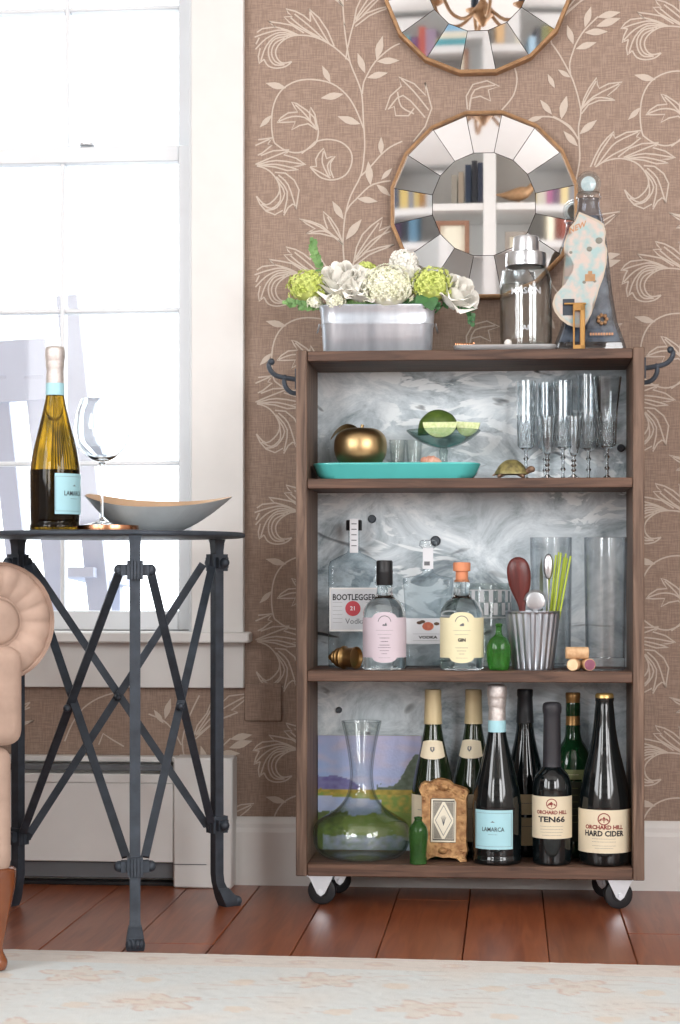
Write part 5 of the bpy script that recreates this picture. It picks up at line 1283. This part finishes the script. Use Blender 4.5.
sprig('small green sprig behind the small white stock flower', [(408, 280, 0), (405, 262, 0), (402, 252, 0)], .01, 14, 8, seed=4)
sprig('green sprig hanging down under the drooping rose', [(440, 300, 0), (458, 304, -.01), (470, 311, -.01), (471, 324, -.01)], -.02, 18, 10, M_leafd, seed=5)
sprig('low green filler sprig between the central roses and the rim', [(330, 304, .0), (350, 303, -.005), (372, 304, -.01), (392, 306, -.01)], -.03, 34, 9, M_leaf, seed=6)
sprig('low green filler sprig at the rim under the lime hydrangea beside the drooping rose', [(398, 305, .0), (412, 303, -.005), (426, 303, -.01), (438, 306, -.01)], -.03, 30, 10, M_leafd, seed=7)
t = thing('green_leaf', 'broad dark green leaf under the lime hydrangea on the mirror side', 'foliage', at(428, 294, -.04)); bm = B(); leafblade(bm, (0, 0, 0), (.008, -.012, -.030), .032); leafblade(bm, (0, 0, 0), (-.022, -.010, -.016), .026); obj('leaf_blade', bm, M_leafd, t, recalc=False, kind='stuff')

# silver tray, corkscrew
tx0, tx1 = P(454, 346, -.19).x, P(556, 346, -.19).x
t = thing('serving_tray', 'thin silver tray under the mason jar shaker', 'tray', ((tx0+tx1)/2, -.190, Ztop))
hw_ = (tx1-tx0)/2; obj('tray_plate', loft(B(), [rrect(hw_-.006, .050, .012, 0), rrect(hw_, .056, .014, .008), rrect(hw_-.001, .055, .014, .0088), rrect(hw_-.005, .050, .012, .0062)]), mat('pewter_tray', '#d3d6d8', .35, .25, var=.08), t, sharp=60)
Ztr2 = Ztop+.0064
t, k = item('corkscrew', 'copper corkscrew with white ball end lying on the silver tray', 'corkscrew', 482, -.226, Ztr2+.0034)
bm = B(); tube(bm, [(-27*k+i*.24*k*1.0, .0034*cos(i*.9), .0034*sin(i*.9)+.0008) for i in range(80)], .0011, 6); obj('worm', bm, M_copper, t)
obj('shaft', tube(B(), [(-8*k, 0, 0), (22*k, 0, 0)], .0016, 8), M_copper, t)
obj('lever', box(B(), -6*k, 12*k, -.004, -.002, -.0022, .0008, bev=.0004), M_copper, t)
bm = B(); bmesh.ops.create_uvsphere(bm, u_segments=18, v_segments=12, radius=3.9*k, matrix=Matrix.Translation((26*k, 0, .0036))); obj('ball_end', bm, mat('white_ceramic', '#e8e4de', .25), t)
# mason jar shaker
t, k = item('jar_shaker', 'clear mason jar cocktail shaker with steel lid', 'cocktail shaker', 526, -.178, Ztr2); FITS.clear(); fit(t, 526, -.178, Ztr2, 236.4, 345); vb = 345
lp(t, 'jar_glass', M_decant, [(0, 344), (20, 345), (24, 343.5), (25.6, 338), (26, 325), (26, 285), (24.5, 275), (21.5, 268), (19, 265), (19, 258), (18, 258), (18, 265), (20.5, 269), (23.6, 276), (25, 285), (25, 325), (24.6, 337), (20, 341), (0, 341)], vb, k, 44, 2)
lp(t, 'lid_band', M_silver, [(19.4, 266), (20.4, 265.5), (20.2, 263), (20.6, 262), (20.2, 260), (20.6, 258.5), (20.2, 256), (20, 253), (18.5, 252), (12.6, 251.5), (0, 251.5)], vb, k, 36)
lp(t, 'strainer_cap', M_silver, [(13.2, 252), (13.1, 249), (12.8, 239.5), (12.2, 237.3), (11, 236.6), (0, 236.4)], vb, k, 32)
M_emb = clear('embossed_glass', (.90, .93, .95), (.6, .64, .68), 1.5, .5)
jg = children(t)[0]
obj_me('lettering', text_me('MASON', .0155, lambda x, y: ((27.0*k)*cos(-pi/2+x/(26.2*k)), (27.0*k)*sin(-pi/2+x/(26.2*k)), (vb-292)*k+y), .0003, 1.0), mat('embossed_highlight', '#cfd4d8', .15, .3), jg)
obj_me('lettering', text_me('JAR', .0125, lambda x, y: ((27.0*k)*cos(-pi/2+x/(26.2*k)), (27.0*k)*sin(-pi/2+x/(26.2*k)), (vb-327)*k+y), .0002, 1.0), mat('embossed_highlight', '#cfd4d8', .15, .3), jg)
# obelisk decanter
DY = -.150
t, k = item('spirit_decanter', 'tapering square glass decanter with round crystal stopper', 'decanter', 588.5, DY, Ztop); vb = 346.5; FITS.clear(); fit(t, 588.5, DY, Ztop, 172, 346.5)
M_refltint = clear('reflection_tint_glass', (.62, .66, .72), (.8, .86, .92), 1.5, .5)  # dark reflection and bright edges put into the glass tint
S_ = [(35, 33, 5, 346.5), (36, 34, 5, 344), (34, 32, 5, 337), (27, 25, 5, 318), (22.5, 21, 5, 290), (18.5, 17, 5, 250), (15.5, 14, 5, 225), (13.5, 12.5, 6, 215), (11.2, 11, 7, 208), (10.6, 10.6, 8, 200), (10.6, 10.6, 8, 198)]
inner_ = [(max(3, a-2.2), max(3, b_-2.2), c-1, v) for a, b_, c, v in S_[::-1] if v < 340]+[(31, 29, 4, 337)]
obj('glass_body', loft(B(), [rrect(a*k, min(b_, 27)*k, c*k, (vb-v)*k, 4) for a, b_, c, v in S_]), M_refltint, t, sharp=40)
M_dkrefl = mat('dark_reflection', '#3a4049', .12, spec=.8, c2='#79848f', scale=30, lo=.42, hi=.62)  # reflections painted as a dark fill with lighter highlight patches
obj('reflection_fill', loft(B(), [rrect((a-3)*k, (min(b_, 27)-3)*k, c*k, (vb-v)*k, 4) for a, b_, c, v in S_[2:8]]), M_dkrefl, t, sharp=40)
lp(t, 'collar', M_cut, [(10.6, 199), (12.3, 198), (12.6, 195.5), (11, 192), (7, 191), (0, 191)], vb, k, 24)
bm = B(); 
M_crys = clear('faceted_crystal', (.93, .96, .97), (.7, .78, .82), 1.8, .5)
for sc__ in (1, .8):
    bmesh.ops.create_icosphere(bm, subdivisions=2, radius=13*k*sc__, matrix=Matrix.Translation((2.0*k*0, 0, (vb-183.5)*k)) @ Matrix.Diagonal((1, .55, 1, 1)))
obj('stopper', bm, M_crys, t, sharp=5)
lp(t, 'stopper_disc', mat('pale_aqua_paint', '#b9cfd2', .4, c2='#e3e8e6', scale=90), [(0, 0), (7.5, 0), (7.5, .8), (0, .8)], 0, k, 24).rotation_euler = (pi/2, 0, 0)
children(t)[-1].location = (0, 0, (vb-183.5)*k)
t.rotation_euler[2] += radians(4)
# enamel map-shaped bottle opener leaning on it
t, k = item('bottle_opener', 'pale enamel map-shaped bottle opener propped on the glass decanter', 'bottle opener', 578.5, -.226, Ztop); vb = 347; FITS.clear(); fit(t, 578.5, -.226, Ztop, 212, 347)
def mp_(x, y): return ((540+x/6.8-578.5)*k, (347-200-y/6.8)*k)
OL = [(265, 80), (330, 108), (400, 140), (432, 165), (446, 220), (440, 290), (456, 340), (450, 430), (430, 520), (402, 590), (385, 650), (362, 700), (350, 760), (322, 812), (300, 850), (240, 850), (190, 832), (140, 795), (100, 742), (85, 690), (102, 632), (150, 580), (185, 530), (215, 480), (225, 430), (196, 372), (165, 345), (163, 290), (180, 240), (210, 212), (205, 180), (240, 140)]
pl = obj('plaque_rim', prism(B(), [mp_(*p) for p in OL], 0, .003), mat('cream_enamel_rim', '#bfb2a0', .4), t, sharp=50)
cm = (305, 450)
bm = B(); prism(bm, [mp_(cm[0]+(x-cm[0])*.93, cm[1]+(y-cm[1])*.955) for x, y in OL], -.0008, 0)
obj('plaque_face', bm, mat('mottled_enamel', '#9fb9b9', .35, c2='#c9b8ae', scale=55, lo=.4, hi=.6, coat=.4), t, sharp=50)
ca = radians(22)
def rf(xc, yc): 
    ox, oz = mp_(xc, yc); return lambda x, y: (ox+x*cos(ca)-y*sin(ca)*-0+y*0, -.0012, oz+x*sin(ca)+y*cos(ca))
letters(pl, 'NEW', .0155, rf(255, 185), mat('copper_lettering', '#b98a66', .4, .4), .0004, .9)
bm = B(); ox, oz = mp_(340, 525); 
for a_, b_ in (((-5, -3), (5, 4)), ((-2, 3), (2, 7))): box(bm, ox+a_[0]*k, ox+b_[0]*k, -.002, -.0008, oz+a_[1]*k, oz+b_[1]*k)
obj('gold_motif', bm, M_gold, t)
for x_, y_, r_ in ((400, 275, 3.2), (335, 330, 2.5), (210, 350, 1.5), (300, 550, 1.6), (372, 545, 1.4)):
    ox, oz = mp_(x_, y_); bm = B(); bmesh.ops.create_uvsphere(bm, u_segments=10, v_segments=6, radius=r_*k, matrix=Matrix.Translation((ox, -.0008, oz)) @ Matrix.Diagonal((1.2, .2, 1, 1))); obj('enamel_spot', bm, mat('dark_enamel', '#7d7c72', .4), t)

bm = B(); x0, z0 = mp_(155, 770); x1, z1 = mp_(235, 660); box(bm, x0, x1, -.0012, -.0006, z0, z1); obj('dark_slot', bm, M_iron, t)
bm = B(); x0, _ = mp_(228, 0); x1, _ = mp_(306, 0); xa, _ = mp_(165, 0); zt_ = mp_(0, 690)[1]
# the opener itself: a looped brass claw reaching down to the board
box(bm, xa, x1+.002, -.010, -.0008, zt_-.003, zt_, bev=.0008)
box(bm, x0+(x1-x0)*.55, x1, -.010, -.0008, .0002, zt_-.002, bev=.0012); box(bm, x0-.001, x0+.0025, -.010, -.0008, .0002, zt_-.012, bev=.0008)
box(bm, x0, x1, -.010, -.0008, .0002, .008, bev=.001); box(bm, x0-.001, x1, -.010, -.0008, zt_-.014, zt_-.002, bev=.001)
obj('opener_claw', bm, mat('brushed_gold', '#c79a5f', .3, .8, var=.15), t)
t2 = bpy.data.objects.get('spirit_decanter')
bm = B(); ox, oz = mp_(412, 785)
for i in range(7): a_ = i*.9; bmesh.ops.create_icosphere(bm, subdivisions=1, radius=2.2*k, matrix=Matrix.Translation(((600.5-588.5)*k+4.2*k*cos(a_), -27.3*k, (346.5-315.5)*k+4*k*sin(a_))))
obj('gold_ornament', bm, M_gold, t2)
bm = B()
for i in range(9): x = (588+i*2.7-588.5)*k; box(bm, x, x+1.7*k, -27.6*k, -27*k, (346.5-331)*k, (346.5-328.5)*k)
obj('copper_print', bm, mat('copper_lettering', '#b98a66'), t2)

# ================================================================ IRON TABLE
def YD(u, d): return CY+ray(u, VH).y*d
def TP(u, v, d): return PD(u, v, d)
TC = PD(108, VH, 3.31); TZt = .6644
tb = thing('iron_side_table', 'round dark iron side table with three legs and crossed braces', 'table', (TC.x, TC.y, 0), face_cam(TC.x, TC.y))
TI = (Matrix.Translation((TC.x, TC.y, 0)) @ Matrix.Rotation(face_cam(TC.x, TC.y), 4, 'Z')).inverted()
def tl(u, v, d): return TI @ PD(u, v, d)
obj('tabletop', lathe(B(), [(0, TZt-.009), (.228, TZt-.009), (.234, TZt-.0075), (.2355, TZt-.004), (.234, TZt-.001), (.231, TZt), (0, TZt)], 72), M_iron, tb, sharp=50)
LEG = {'f': (135, 3.075), 'r': (217, 3.44), 'l': (18, 3.44)}
for kx, (u, d) in LEG.items():
    p = tl(u, VH, d); out_ = Vector((p.x, p.y, 0)).normalized(); side = Vector((-out_.y, out_.x, 0))
    if kx == 'f': out_, side = Vector((0, -1, 0)), Vector((1, 0, 0))
    w = .0085
    def rc(o, s, z, ww=w, dd=w): c = Vector((p.x, p.y, 0))+out_*o; return [tuple(c+side*a*ww+out_*b_*dd+Vector((0, 0, z))) for a, b_ in ((-1, -1), (1, -1), (1, 1), (-1, 1))]
    secs = [rc(0, 0, TZt-.0092, .011, .011), rc(0, 0, TZt-.016, .0095, .0095), rc(0, 0, TZt-.03), rc(0, 0, .06), rc(.002, 0, .045), rc(.008, 0, .03, .0095, .010)]
    leg = obj('leg', loft(B(), secs), M_iron, tb, sharp=30)
    # scroll foot with ribs
    bm = B(); loft(bm, [rc(.008, 0, .034, .0105, .010), rc(.014, 0, .024, .0125, .013), rc(.022, 0, .012, .0145, .016), rc(.026, 0, .004, .0145, .016), rc(.026, 0, .0003, .013, .015)])
    c = Vector((p.x, p.y, 0))+out_*.036+Vector((0, 0, .0095))
    for s in (-.010, -.0035, .0035, .010): bmesh.ops.create_uvsphere(bm, u_segments=10, v_segments=8, radius=.0092, matrix=Matrix.Translation(c+side*s) @ Matrix.Diagonal((.62 if abs(side.x) > .5 else 1, 1 if abs(side.x) > .5 else .62, 1, 1)))
    obj('scroll_foot', bm, M_iron, leg, sharp=40)
    for zc_ in ((.600 if kx == 'f' else .614), {'f': .128, 'r': .148, 'l': .127}[kx]):
        bm = B(); n_ = 5
        for i in range(n_):
            a = Vector((p.x, p.y, zc_))+side*(i-2)*.0052
            bmesh.ops.create_cube(bm, size=1, matrix=Matrix.Translation(a) @ Matrix(((side.x, out_.x, 0, 0), (side.y, out_.y, 0, 0), (0, 0, 1, 0), (0, 0, 0, 1))) @ Matrix.Diagonal((.0042, .030 if i != 2 else .032, .030, 1)))
        for s in (-1, 1):
            bmesh.ops.create_cube(bm, size=1, matrix=Matrix.Translation(Vector((p.x, p.y, zc_))+side*s*.0175) @ Matrix(((side.x, out_.x, 0, 0), (side.y, out_.y, 0, 0), (0, 0, 1, 0), (0, 0, 0, 1))) @ Matrix.Diagonal((.010, .020, .018, 1)))
            bmesh.ops.create_uvsphere(bm, u_segments=12, v_segments=8, radius=.0092, matrix=Matrix.Translation(Vector((p.x, p.y, zc_))+side*s*.0245))
        obj('collar', bm, M_iron, leg, sharp=40)
for (a, c) in (((119, 573, 3.115), (23, 832, 3.42)), ((28, 566, 3.415), (126, 857, 3.105)), ((151, 573, 3.115), (211, 822, 3.42)), ((212, 567, 3.41), (145, 857, 3.105)), ((31, 564, 3.44), (207, 826, 3.45)), ((203, 564, 3.435), (30, 833, 3.43))):
    A_, C_ = tl(*a), tl(*c); bm = B(); bar(bm, A_, C_, .0135, .0065, Vector((C_-A_).cross(Vector((0, 0, 1)))).normalized().cross((C_-A_).normalized()) if False else Vector((1, 0, 0)))
    obj('brace', bm, M_iron, tb, sharp=30)
for u, v, d in ((67, 708, 3.25), (180, 706, 3.25), (118, 697, 3.43)):
    p = tl(u, v, d); bm = B(); bmesh.ops.create_uvsphere(bm, u_segments=12, v_segments=8, radius=.0065, matrix=Matrix.Translation(p+Vector((0, -.006, 0)))); obj('rivet', bm, M_iron, tb)
Zq = TZt+.0004
# prosecco on the table
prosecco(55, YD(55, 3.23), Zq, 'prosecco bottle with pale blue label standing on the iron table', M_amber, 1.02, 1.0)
# coaster + wine glass
u = 108; Yq = YD(u, 3.26)
t, k = item('coaster', 'round polished copper-rimmed coaster under the wine glass', 'coaster', u, Yq, Zq)
lp(t, 'coaster_disc', mat('pale_marble', '#d8c9bb', .3), [(0, 6), (28.5, 6), (28.5, .6), (27, 0), (0, 0)], 6, k, 48); lp(t, 'rim', M_copper, [(28.4, 6), (30.3, 6), (30.8, 3), (30.3, -.4), (28.4, -.4)], 6, k, 48)
zg = Zq+6.1*k
t, k = item('wine_glass', 'large balloon wine glass standing on the copper coaster', 'glass', 102, YD(102, 3.255), zg); vb = 522
lp(t, 'bowl_and_stem', M_crystal, [(0, 521.5), (18, 521.8), (18, 521), (8, 518.5), (2.2, 515), (1.5, 508), (1.4, 475), (1.8, 464), (4, 459), (12, 455), (21, 447), (26.5, 436), (28, 425), (26.5, 412), (21.5, 397), (20.9, 397), (25.8, 412), (27.3, 425), (25.8, 436), (20.5, 446), (11, 453.6), (0, 456.5)], vb, k, 48, 3, 60)
# boat-shaped bowl
t, k = item('boat_bowl', 'boat-shaped cast aluminium bowl with tan inside on the iron table', 'bowl', 147, YD(147, 3.36), Zq)
def boat(bm, off, lo_=0):
    n, ms = 56, 12; R = []
    for j in range(ms+1):
        s = .02+.98*j/ms; row = []
        for i in range(n):
            a = 2*pi*i/n; ca_, sa = cos(a), sin(a)
            lx = (86 if ca_ > 0 else 62)*k-off*.8; wy = .075-off
            rim = (27+10*abs(ca_)**2.2+((7-4*ca_) if sa > 0 else -2)*abs(sa)**(1.0 if sa > 0 else 1))*k
            h = rim*max(0, (s-.30)/.70)**1.45+off*(1-s)*.8+off*.25
            x = lx*s*(abs(ca_)**.92)*(1 if ca_ > 0 else -1); y = wy*s*(abs(sa)**1.15)*(1 if sa > 0 else -1)*(1-.25*abs(ca_)**4)
            row.append(bm.verts.new((x, y, h if j < ms else rim)))
        R.append(row)
    for A, C in zip(R, R[1:]):
        for i in range(n): bm.faces.new((A[i], A[(i+1) % n], C[(i+1) % n], C[i]))
    bm.faces.new(R[0]); return R
bm = B(); boat(bm, 0); obj('bowl_shell', bm, M_silverbowl, t, recalc=False)
bm = B(); boat(bm, .0022); obj('bowl_lining', bm, mat('tan_lining', '#c7a88a', .45, .2, var=.12), t, recalc=False)

# ================================================================ ARMCHAIR
ao = PD(-3, VH, 2.84); cz = PD(-3, 622, 2.84).z
ch = thing('armchair', 'beige velvet rolled-arm chair with pleated scroll and turned wooden legs', 'armchair', (ao.x, ao.y, 0), face_cam(ao.x, ao.y)+radians(24))
def rbox(nm, x0, x1, y0, y1, z0, z1, bev, m=M_fabric, seg=4): return obj(nm, box(B(), x0, x1, y0, y1, z0, z1, bev=bev, seg=seg), m, ch, sharp=80)
RS = .0875
def arm(xc):
    s = 1 if xc == 0 else -1
    obj('rolled_arm', lathe(B(), smooth_prof([(0, 0), (RS*.9, 0), (RS, .01), (RS, .3), (RS*.97, .56), (RS*.7, .6), (0, .6)], 3), 40, M=Matrix.Translation((xc, 0.004, cz)) @ Matrix.Rotation(-pi/2, 4, 'X')), M_fabric, ch, sharp=80)
    bm = B(); R = []; S = 120; npl = 17
    for j, (r, h) in enumerate(((.034, .004), (.037, .0005), (.044, .007), (.06, .0125), (.074, .011), (.083, .004), (.0855, 0))):
        am = .0022*min(1, (r-.034)/.02)
        R.append([bm.verts.new((xc+r*cos(2*pi*i/S), -(h-am*(1-abs(sin(npl*pi*i/S))**.5)*2), cz+r*sin(2*pi*i/S))) for i in range(S)])
    for A, C in zip(R, R[1:]):
        for i in range(S): bm.faces.new((A[i], A[(i+1) % S], C[(i+1) % S], C[i]))
    sp = obj('pleated_scroll', bm, M_fabric, ch, sharp=80)
    bm = B(); lathe(bm, smooth_prof([(0, .011), (.015, .0105), (.028, .008), (.035, .001)], 3), 40, M=Matrix.Translation((xc, 0, cz)) @ Matrix.Rotation(pi/2, 4, 'X')); obj('scroll_button', bm, M_fabric, sp, sharp=80)
    for r in (.0865, .0355):
        bm = B(); tube(bm, [(xc+r*cos(a*pi/24), -.001, cz+r*sin(a*pi/24)) for a in range(49)], .0024, 8, cap=False); obj('piping', bm, M_fabric, sp)
arm(0); arm(-.66)
z = lambda v: PD(0, v, 2.8).z
rbox('arm_front', -.10, .034, -.028, .07, z(748), z(647), .022); rbox('arm_front', -.76, -.56, -.028, .07, z(748), z(647), .022)
rbox('arm_side', -.05, .03, .07, .6, .25, cz-.04, .015); rbox('arm_side', -.72, -.63, .07, .6, .25, cz-.04, .015)
rbox('seat_cushion', -.62, -.055, -.02, .55, .36, .47, .035)
rbox('seat_base', -.75, .022, -.015, .62, .15, z(749), .02)
rbox('backrest', -.70, 0.0, .5, .68, .3, .88, .05)
for x_, y_ in ((.004, .012), (-.72, .012), (-.012, .58), (-.72, .58)):
    bm = B(); lathe(bm, smooth_prof([(0, .152), (.026, .152), (.029, .14), (.027, .12), (.020, .085), (.0125, .045), (.010, .03), (.013, .022), (.017, .012), (.014, .001), (0, 0)], 3), 24); obj('leg', bm, M_legw, ch, loc=(x_, y_, .0085 if y_ < .1 else .0004))

# ================================================================ PORCH OUTSIDE THE WINDOW
dk = tag(obj('porch_floor', box(B(), -5, 3, .2, 6, -.2, -.1), M_deck), kind='structure')
PYc = 1.25
def rocker(label, u_post, Yc, rz):
    q = P(u_post, VH, Yc); t = thing('rocking_chair', label, 'chair', (q.x, Yc, -.1), rz); W_ = .56
    # local: x leftwards is the chair's width (0..-W), back leans away (+y), seat to +y ... chair faces the porch rail
    Hh = 1.34
    def pb(nm, a, c, w, th): obj(nm, bar(B(), a, c, w, th), M_porch, t)
    for x_ in (0, -W_):
        pb('back_post', (x_+(.035 if x_ == 0 else -.035)*1.6, .10, .42), (x_-(.0), -.12, Hh+.06), .055, .03)
        pb('rocker', (x_, -.30, .035), (x_, .55, .03), .05, .035); pb('leg', (x_, .45, .06), (x_, .45, .66), .045, .045); pb('leg', (x_, .05, .06), (x_, .08, .48), .045, .045)
        pb('armrest', (x_, -.02, .70), (x_, .52, .67), .09, .025)
    pb('top_rail', (-W_-.02, -.105, Hh-.155), (-.055, -.105, Hh-.125), .155, .028)
    pb('lower_rail', (-W_, .09, .52), (0, .09, .52), .06, .03)
    for i in range(5): x_ = -W_*(i+.9)/5.8; pb('back_slat', (x_+.02, .09, .53), (x_, -.115, Hh-.14), .05, .014)
    for i in range(7): y_ = .08+i*.06; pb('seat_slat', (-W_, y_, .44-.006*i*0), (0, y_, .44), .05, .016)
    return t
rocker('blue-grey wooden rocking chair just outside the window on the porch', 78, 1.25, radians(0))

# ================================================================ SEEN IN THE MIRRORS: bookcase and chandelier behind the viewer
def Mi(u, v, Y=4.6): q = P(u, v, Y); return Vector((q.x, -Y, q.z))
bcx = Mi(489.5, 200).x; zsh = Mi(489, 201).z; BYk = YB+.01; BYf = -4.68
bk = thing('bookcase', 'tall white built-in bookcase seen reflected in the mirror', 'bookcase', (bcx, BYf, 0))
BW = .60; nb = 2
def bb(nm, *a): return bxo(nm, M_white, bk, a[0]-bcx, a[1]-bcx, a[2]-BYf, a[3]-BYf, a[4], a[5])
for i in range(-nb, nb+1): bb('upright', bcx+i*BW-.027, bcx+i*BW+.027, BYk, BYf, 0, 2.66)
lev = [zsh-.0, zsh-.36, zsh-.72, zsh-1.08, zsh-1.44, .1]
for z_ in lev:
    for i in range(-nb, nb): bb('shelf_board', bcx+i*BW+.0275, bcx+(i+1)*BW-.0275, BYk+.008, BYf-.005, z_-.03, z_)
bb('cornice', bcx-nb*BW-.06, bcx+nb*BW+.06, BYk, BYf+.02, 2.661, 2.72); bb('back_board', bcx-nb*BW, bcx+nb*BW, BYk-.004, BYk, .0, 2.66)
bcols = [('dark navy', '#25304a'), ('charcoal', '#3a3a42'), ('teal', '#2c8f9a'), ('orange', '#c98a3c'), ('magenta', '#a34a7a'), ('sky blue', '#7fb0cf'), ('cream', '#ddd3bd'), ('grey', '#8d8a86'), ('olive', '#7e7f4a'), ('plum', '#5b3a5c'), ('yellow', '#d8b65a'), ('brick red', '#9a4636')]
bpick = [(a_+' '+n_, tuple(min(1, max(0, c_*f_+g_)) for c_ in [int(h_[i:i+2], 16)/255 for i in (1, 3, 5)])) for n_, h_ in bcols for a_, f_, g_ in (('pale', .6, .36), ('deep', .72, 0), ('bright', 1.12, .02), ('dusty', .7, .16), ('faded', .8, .12))]
random.Random(3).shuffle(bpick)
def book(cn, hx, x, z, w, h, d=.15, flat_=False, lab=''):
    t = thing('book', f'{cn} hardback book {lab} in the white bookcase', 'book', (x, BYf-.02, z), 0, 'books in the bookcase')
    m = mat('cover_'+cn.replace(' ', '_'), hx, .5); pg = mat('book_pages', '#e6e0d0', .8)
    if flat_:
        obj('cover', box(box(box(B(), 0, h, -d, 0, 0, .003), 0, h, -d, 0, w-.003, w), 0, h, -.003, 0, .003, w-.003), m, t, kind=None); obj('page_block', box(B(), .003, h-.003, -d+.003, -.0035, .0032, w-.0032), pg, t)
    else:
        obj('cover', box(box(box(B(), 0, .003, -d, 0, 0, h), w-.003, w, -d, 0, 0, h), .003, w-.003, -.003, 0, 0, h), m, t); obj('page_block', box(B(), .0032, w-.0032, -d+.003, -.0035, .003, h-.003), pg, t)
rb_ = random.Random(11)
def row(bay, li, x_off, n, lab, hmin=.17, hmax=.25):
    x = bcx+bay*BW+.03+x_off
    for i in range(n):
        cn, hx = bpick.pop(); w = rb_.uniform(.022, .045)
        if x+w > bcx+(bay+1)*BW-.03: break
        book(cn, hx, x, lev[li]+.0004, w, rb_.uniform(hmin, hmax), lab=lab); x += w+.0015
x = Mi(452, 200).x
for cn, hx, u0, u1, vt_ in (('grey', '#8a8378', 451, 457, 172), ('brown', '#8f8272', 458, 463.5, 169), ('dark navy', '#1f2b3d', 465, 471, 162), ('black', '#23262c', 471.5, 477, 158), ('ink blue', '#2a3346', 477.5, 483, 160)):
    a, c = Mi(u0, 200), Mi(u1, 200); xa = min(a.x, c.x); book(cn, hx, xa, zsh+.0004, abs(c.x-a.x)*.97, Mi(470, vt_).z-zsh, lab='in the short row left of the middle upright' if False else 'in the short row by the middle upright')
row(0, 0, .27, 9, 'in the row beside the brass bird'); row(-2, 0, .05, 12, 'on the end bay upper shelf'); row(1, 0, .04, 14, 'on the far bay upper shelf')
row(1, 1, .1, 10, 'on the far bay second shelf'); row(-2, 1, .1, 8, 'on the end bay second shelf')
for j, (cn, hx, w) in enumerate((('teal', '#2c8f9a', .03), ('cream', '#ddd3bd', .028), ('sky blue', '#7fb0cf', .03), ('grey', '#8d8a86', .025), ('slate', '#56606c', .03))):
    book(cn, hx, bcx-BW+.04, zsh+.0004+sum((.03, .028, .03, .025, .03)[:j])+.001*j, w, .21, flat_=True, lab='lying in the stack beside the upright row')
# brass bird, two picture frames, a vase
q = Mi(519, 195); t = thing('bird_figurine', 'golden bird figurine on the bookcase shelf', 'figurine', (q.x, BYf-.06, zsh+.0004))
bm = B(); tube(bm, smooth_prof([(-.10, 0, .045), (-.05, 0, .04), (0, 0, .045), (.04, 0, .06), (.065, 0, .085), (.085, 0, .082)], 3), [.003, .006, .012, .018, .024, .028, .03, .03, .026, .02, .016, .016, .014, .01, .006, .002], 12); obj('bird_body', bm, M_gold, t); obj('bird_stand', lathe(B(), [(0, 0), (.03, 0), (.03, .006), (.005, .01), (.005, .03), (0, .03)], 16), M_gold, t)
for u0, u1, vt_, vb_, cl, lab in ((435, 469, 218, 262, '#8f6a55', 'brown wooden picture frame with blank mat in the bookcase'), (505, 538, 229, 262, '#9c938a', 'grey wooden picture frame with blank mat in the bookcase')):
    a, c = Mi(u0, vt_), Mi(u1, vb_); xa, xb = sorted((a.x, c.x)); zt_ = lev[1]+(a.z-c.z)+.06
    t = thing('picture_frame', lab, 'picture frame', ((xa+xb)/2, BYf-.05, lev[1]+.0004)); w2_ = (xb-xa)/2; H2 = a.z-lev[1]
    mm_ = mat('frame_'+cl[1:], cl, .5); f_ = .02
    bm = B(); box(bm, -w2_, w2_, 0, .015, 0, f_); box(bm, -w2_, w2_, 0, .015, H2-f_, H2); box(bm, -w2_, -w2_+f_, 0, .015, f_, H2-f_); box(bm, w2_-f_, w2_, 0, .015, f_, H2-f_); obj('moulding', bm, mm_, t)
    obj('mat_board', box(B(), -w2_+f_, w2_-f_, 0, .004, f_, H2-f_), M_paper, t)
q = Mi(475, 280, 4.6); t = thing('terracotta_urn', 'small tan urn on a lower shelf of the bookcase', 'vase', (q.x, BYf-.1, lev[2]+.0004))
obj('urn_body', lathe(B(), smooth_prof([(0, 0), (.035, 0), (.03, .01), (.012, .03), (.03, .06), (.05, .11), (.045, .15), (.02, .19), (.03, .22), (.025, .222), (0, .2)], 3), 28), mat('tan_clay', '#b98a63', .5), t)
# chandelier
CYc = 2.2; k_ = DEP(478, CYc)/F; q = P(483, 20, CYc)
t = thing('chandelier', 'gilded chandelier with dark candle arms reflected in the upper mirror', 'chandelier', (q.x, -CYc, q.z))
obj('hub', lathe(B(), smooth_prof([(0, -.035), (.008, -.03), (.014, -.02), (.03, 0), (.036, .012), (.02, .03), (.009, .05), (.02, .075), (.024, .09), (.008, .11), (.006, .2), (.006, ZC-q.z-.002), (0, ZC-q.z-.002)], 3), 24), M_gold, t)
for i in range(6):
    a = pi*i/3+.35; e = Vector((cos(a), sin(a), 0))
    arm_ = obj('arm', tube(B(), smooth_prof([tuple(e*r+Vector((0, 0, z_))) for r, z_ in ((.02, .02), (.07, -.02), (.12, -.012), (.15, .03), (.155, .05))], 4), .0055, 8), M_gold, t)
    obj('drip_pan', lathe(B(), [(0, .05), (.012, .05), (.028, .06), (.029, .063), (0, .056)], 20, off=(e.x*.155, e.y*.155)), M_gold, arm_)
    obj('candle_sleeve', lathe(B(), [(0, .06), (.012, .06), (.012, .14), (0, .14)], 16, off=(e.x*.155, e.y*.155)), mat('dark_blue_sleeve', '#2b3a4c', .5), arm_)
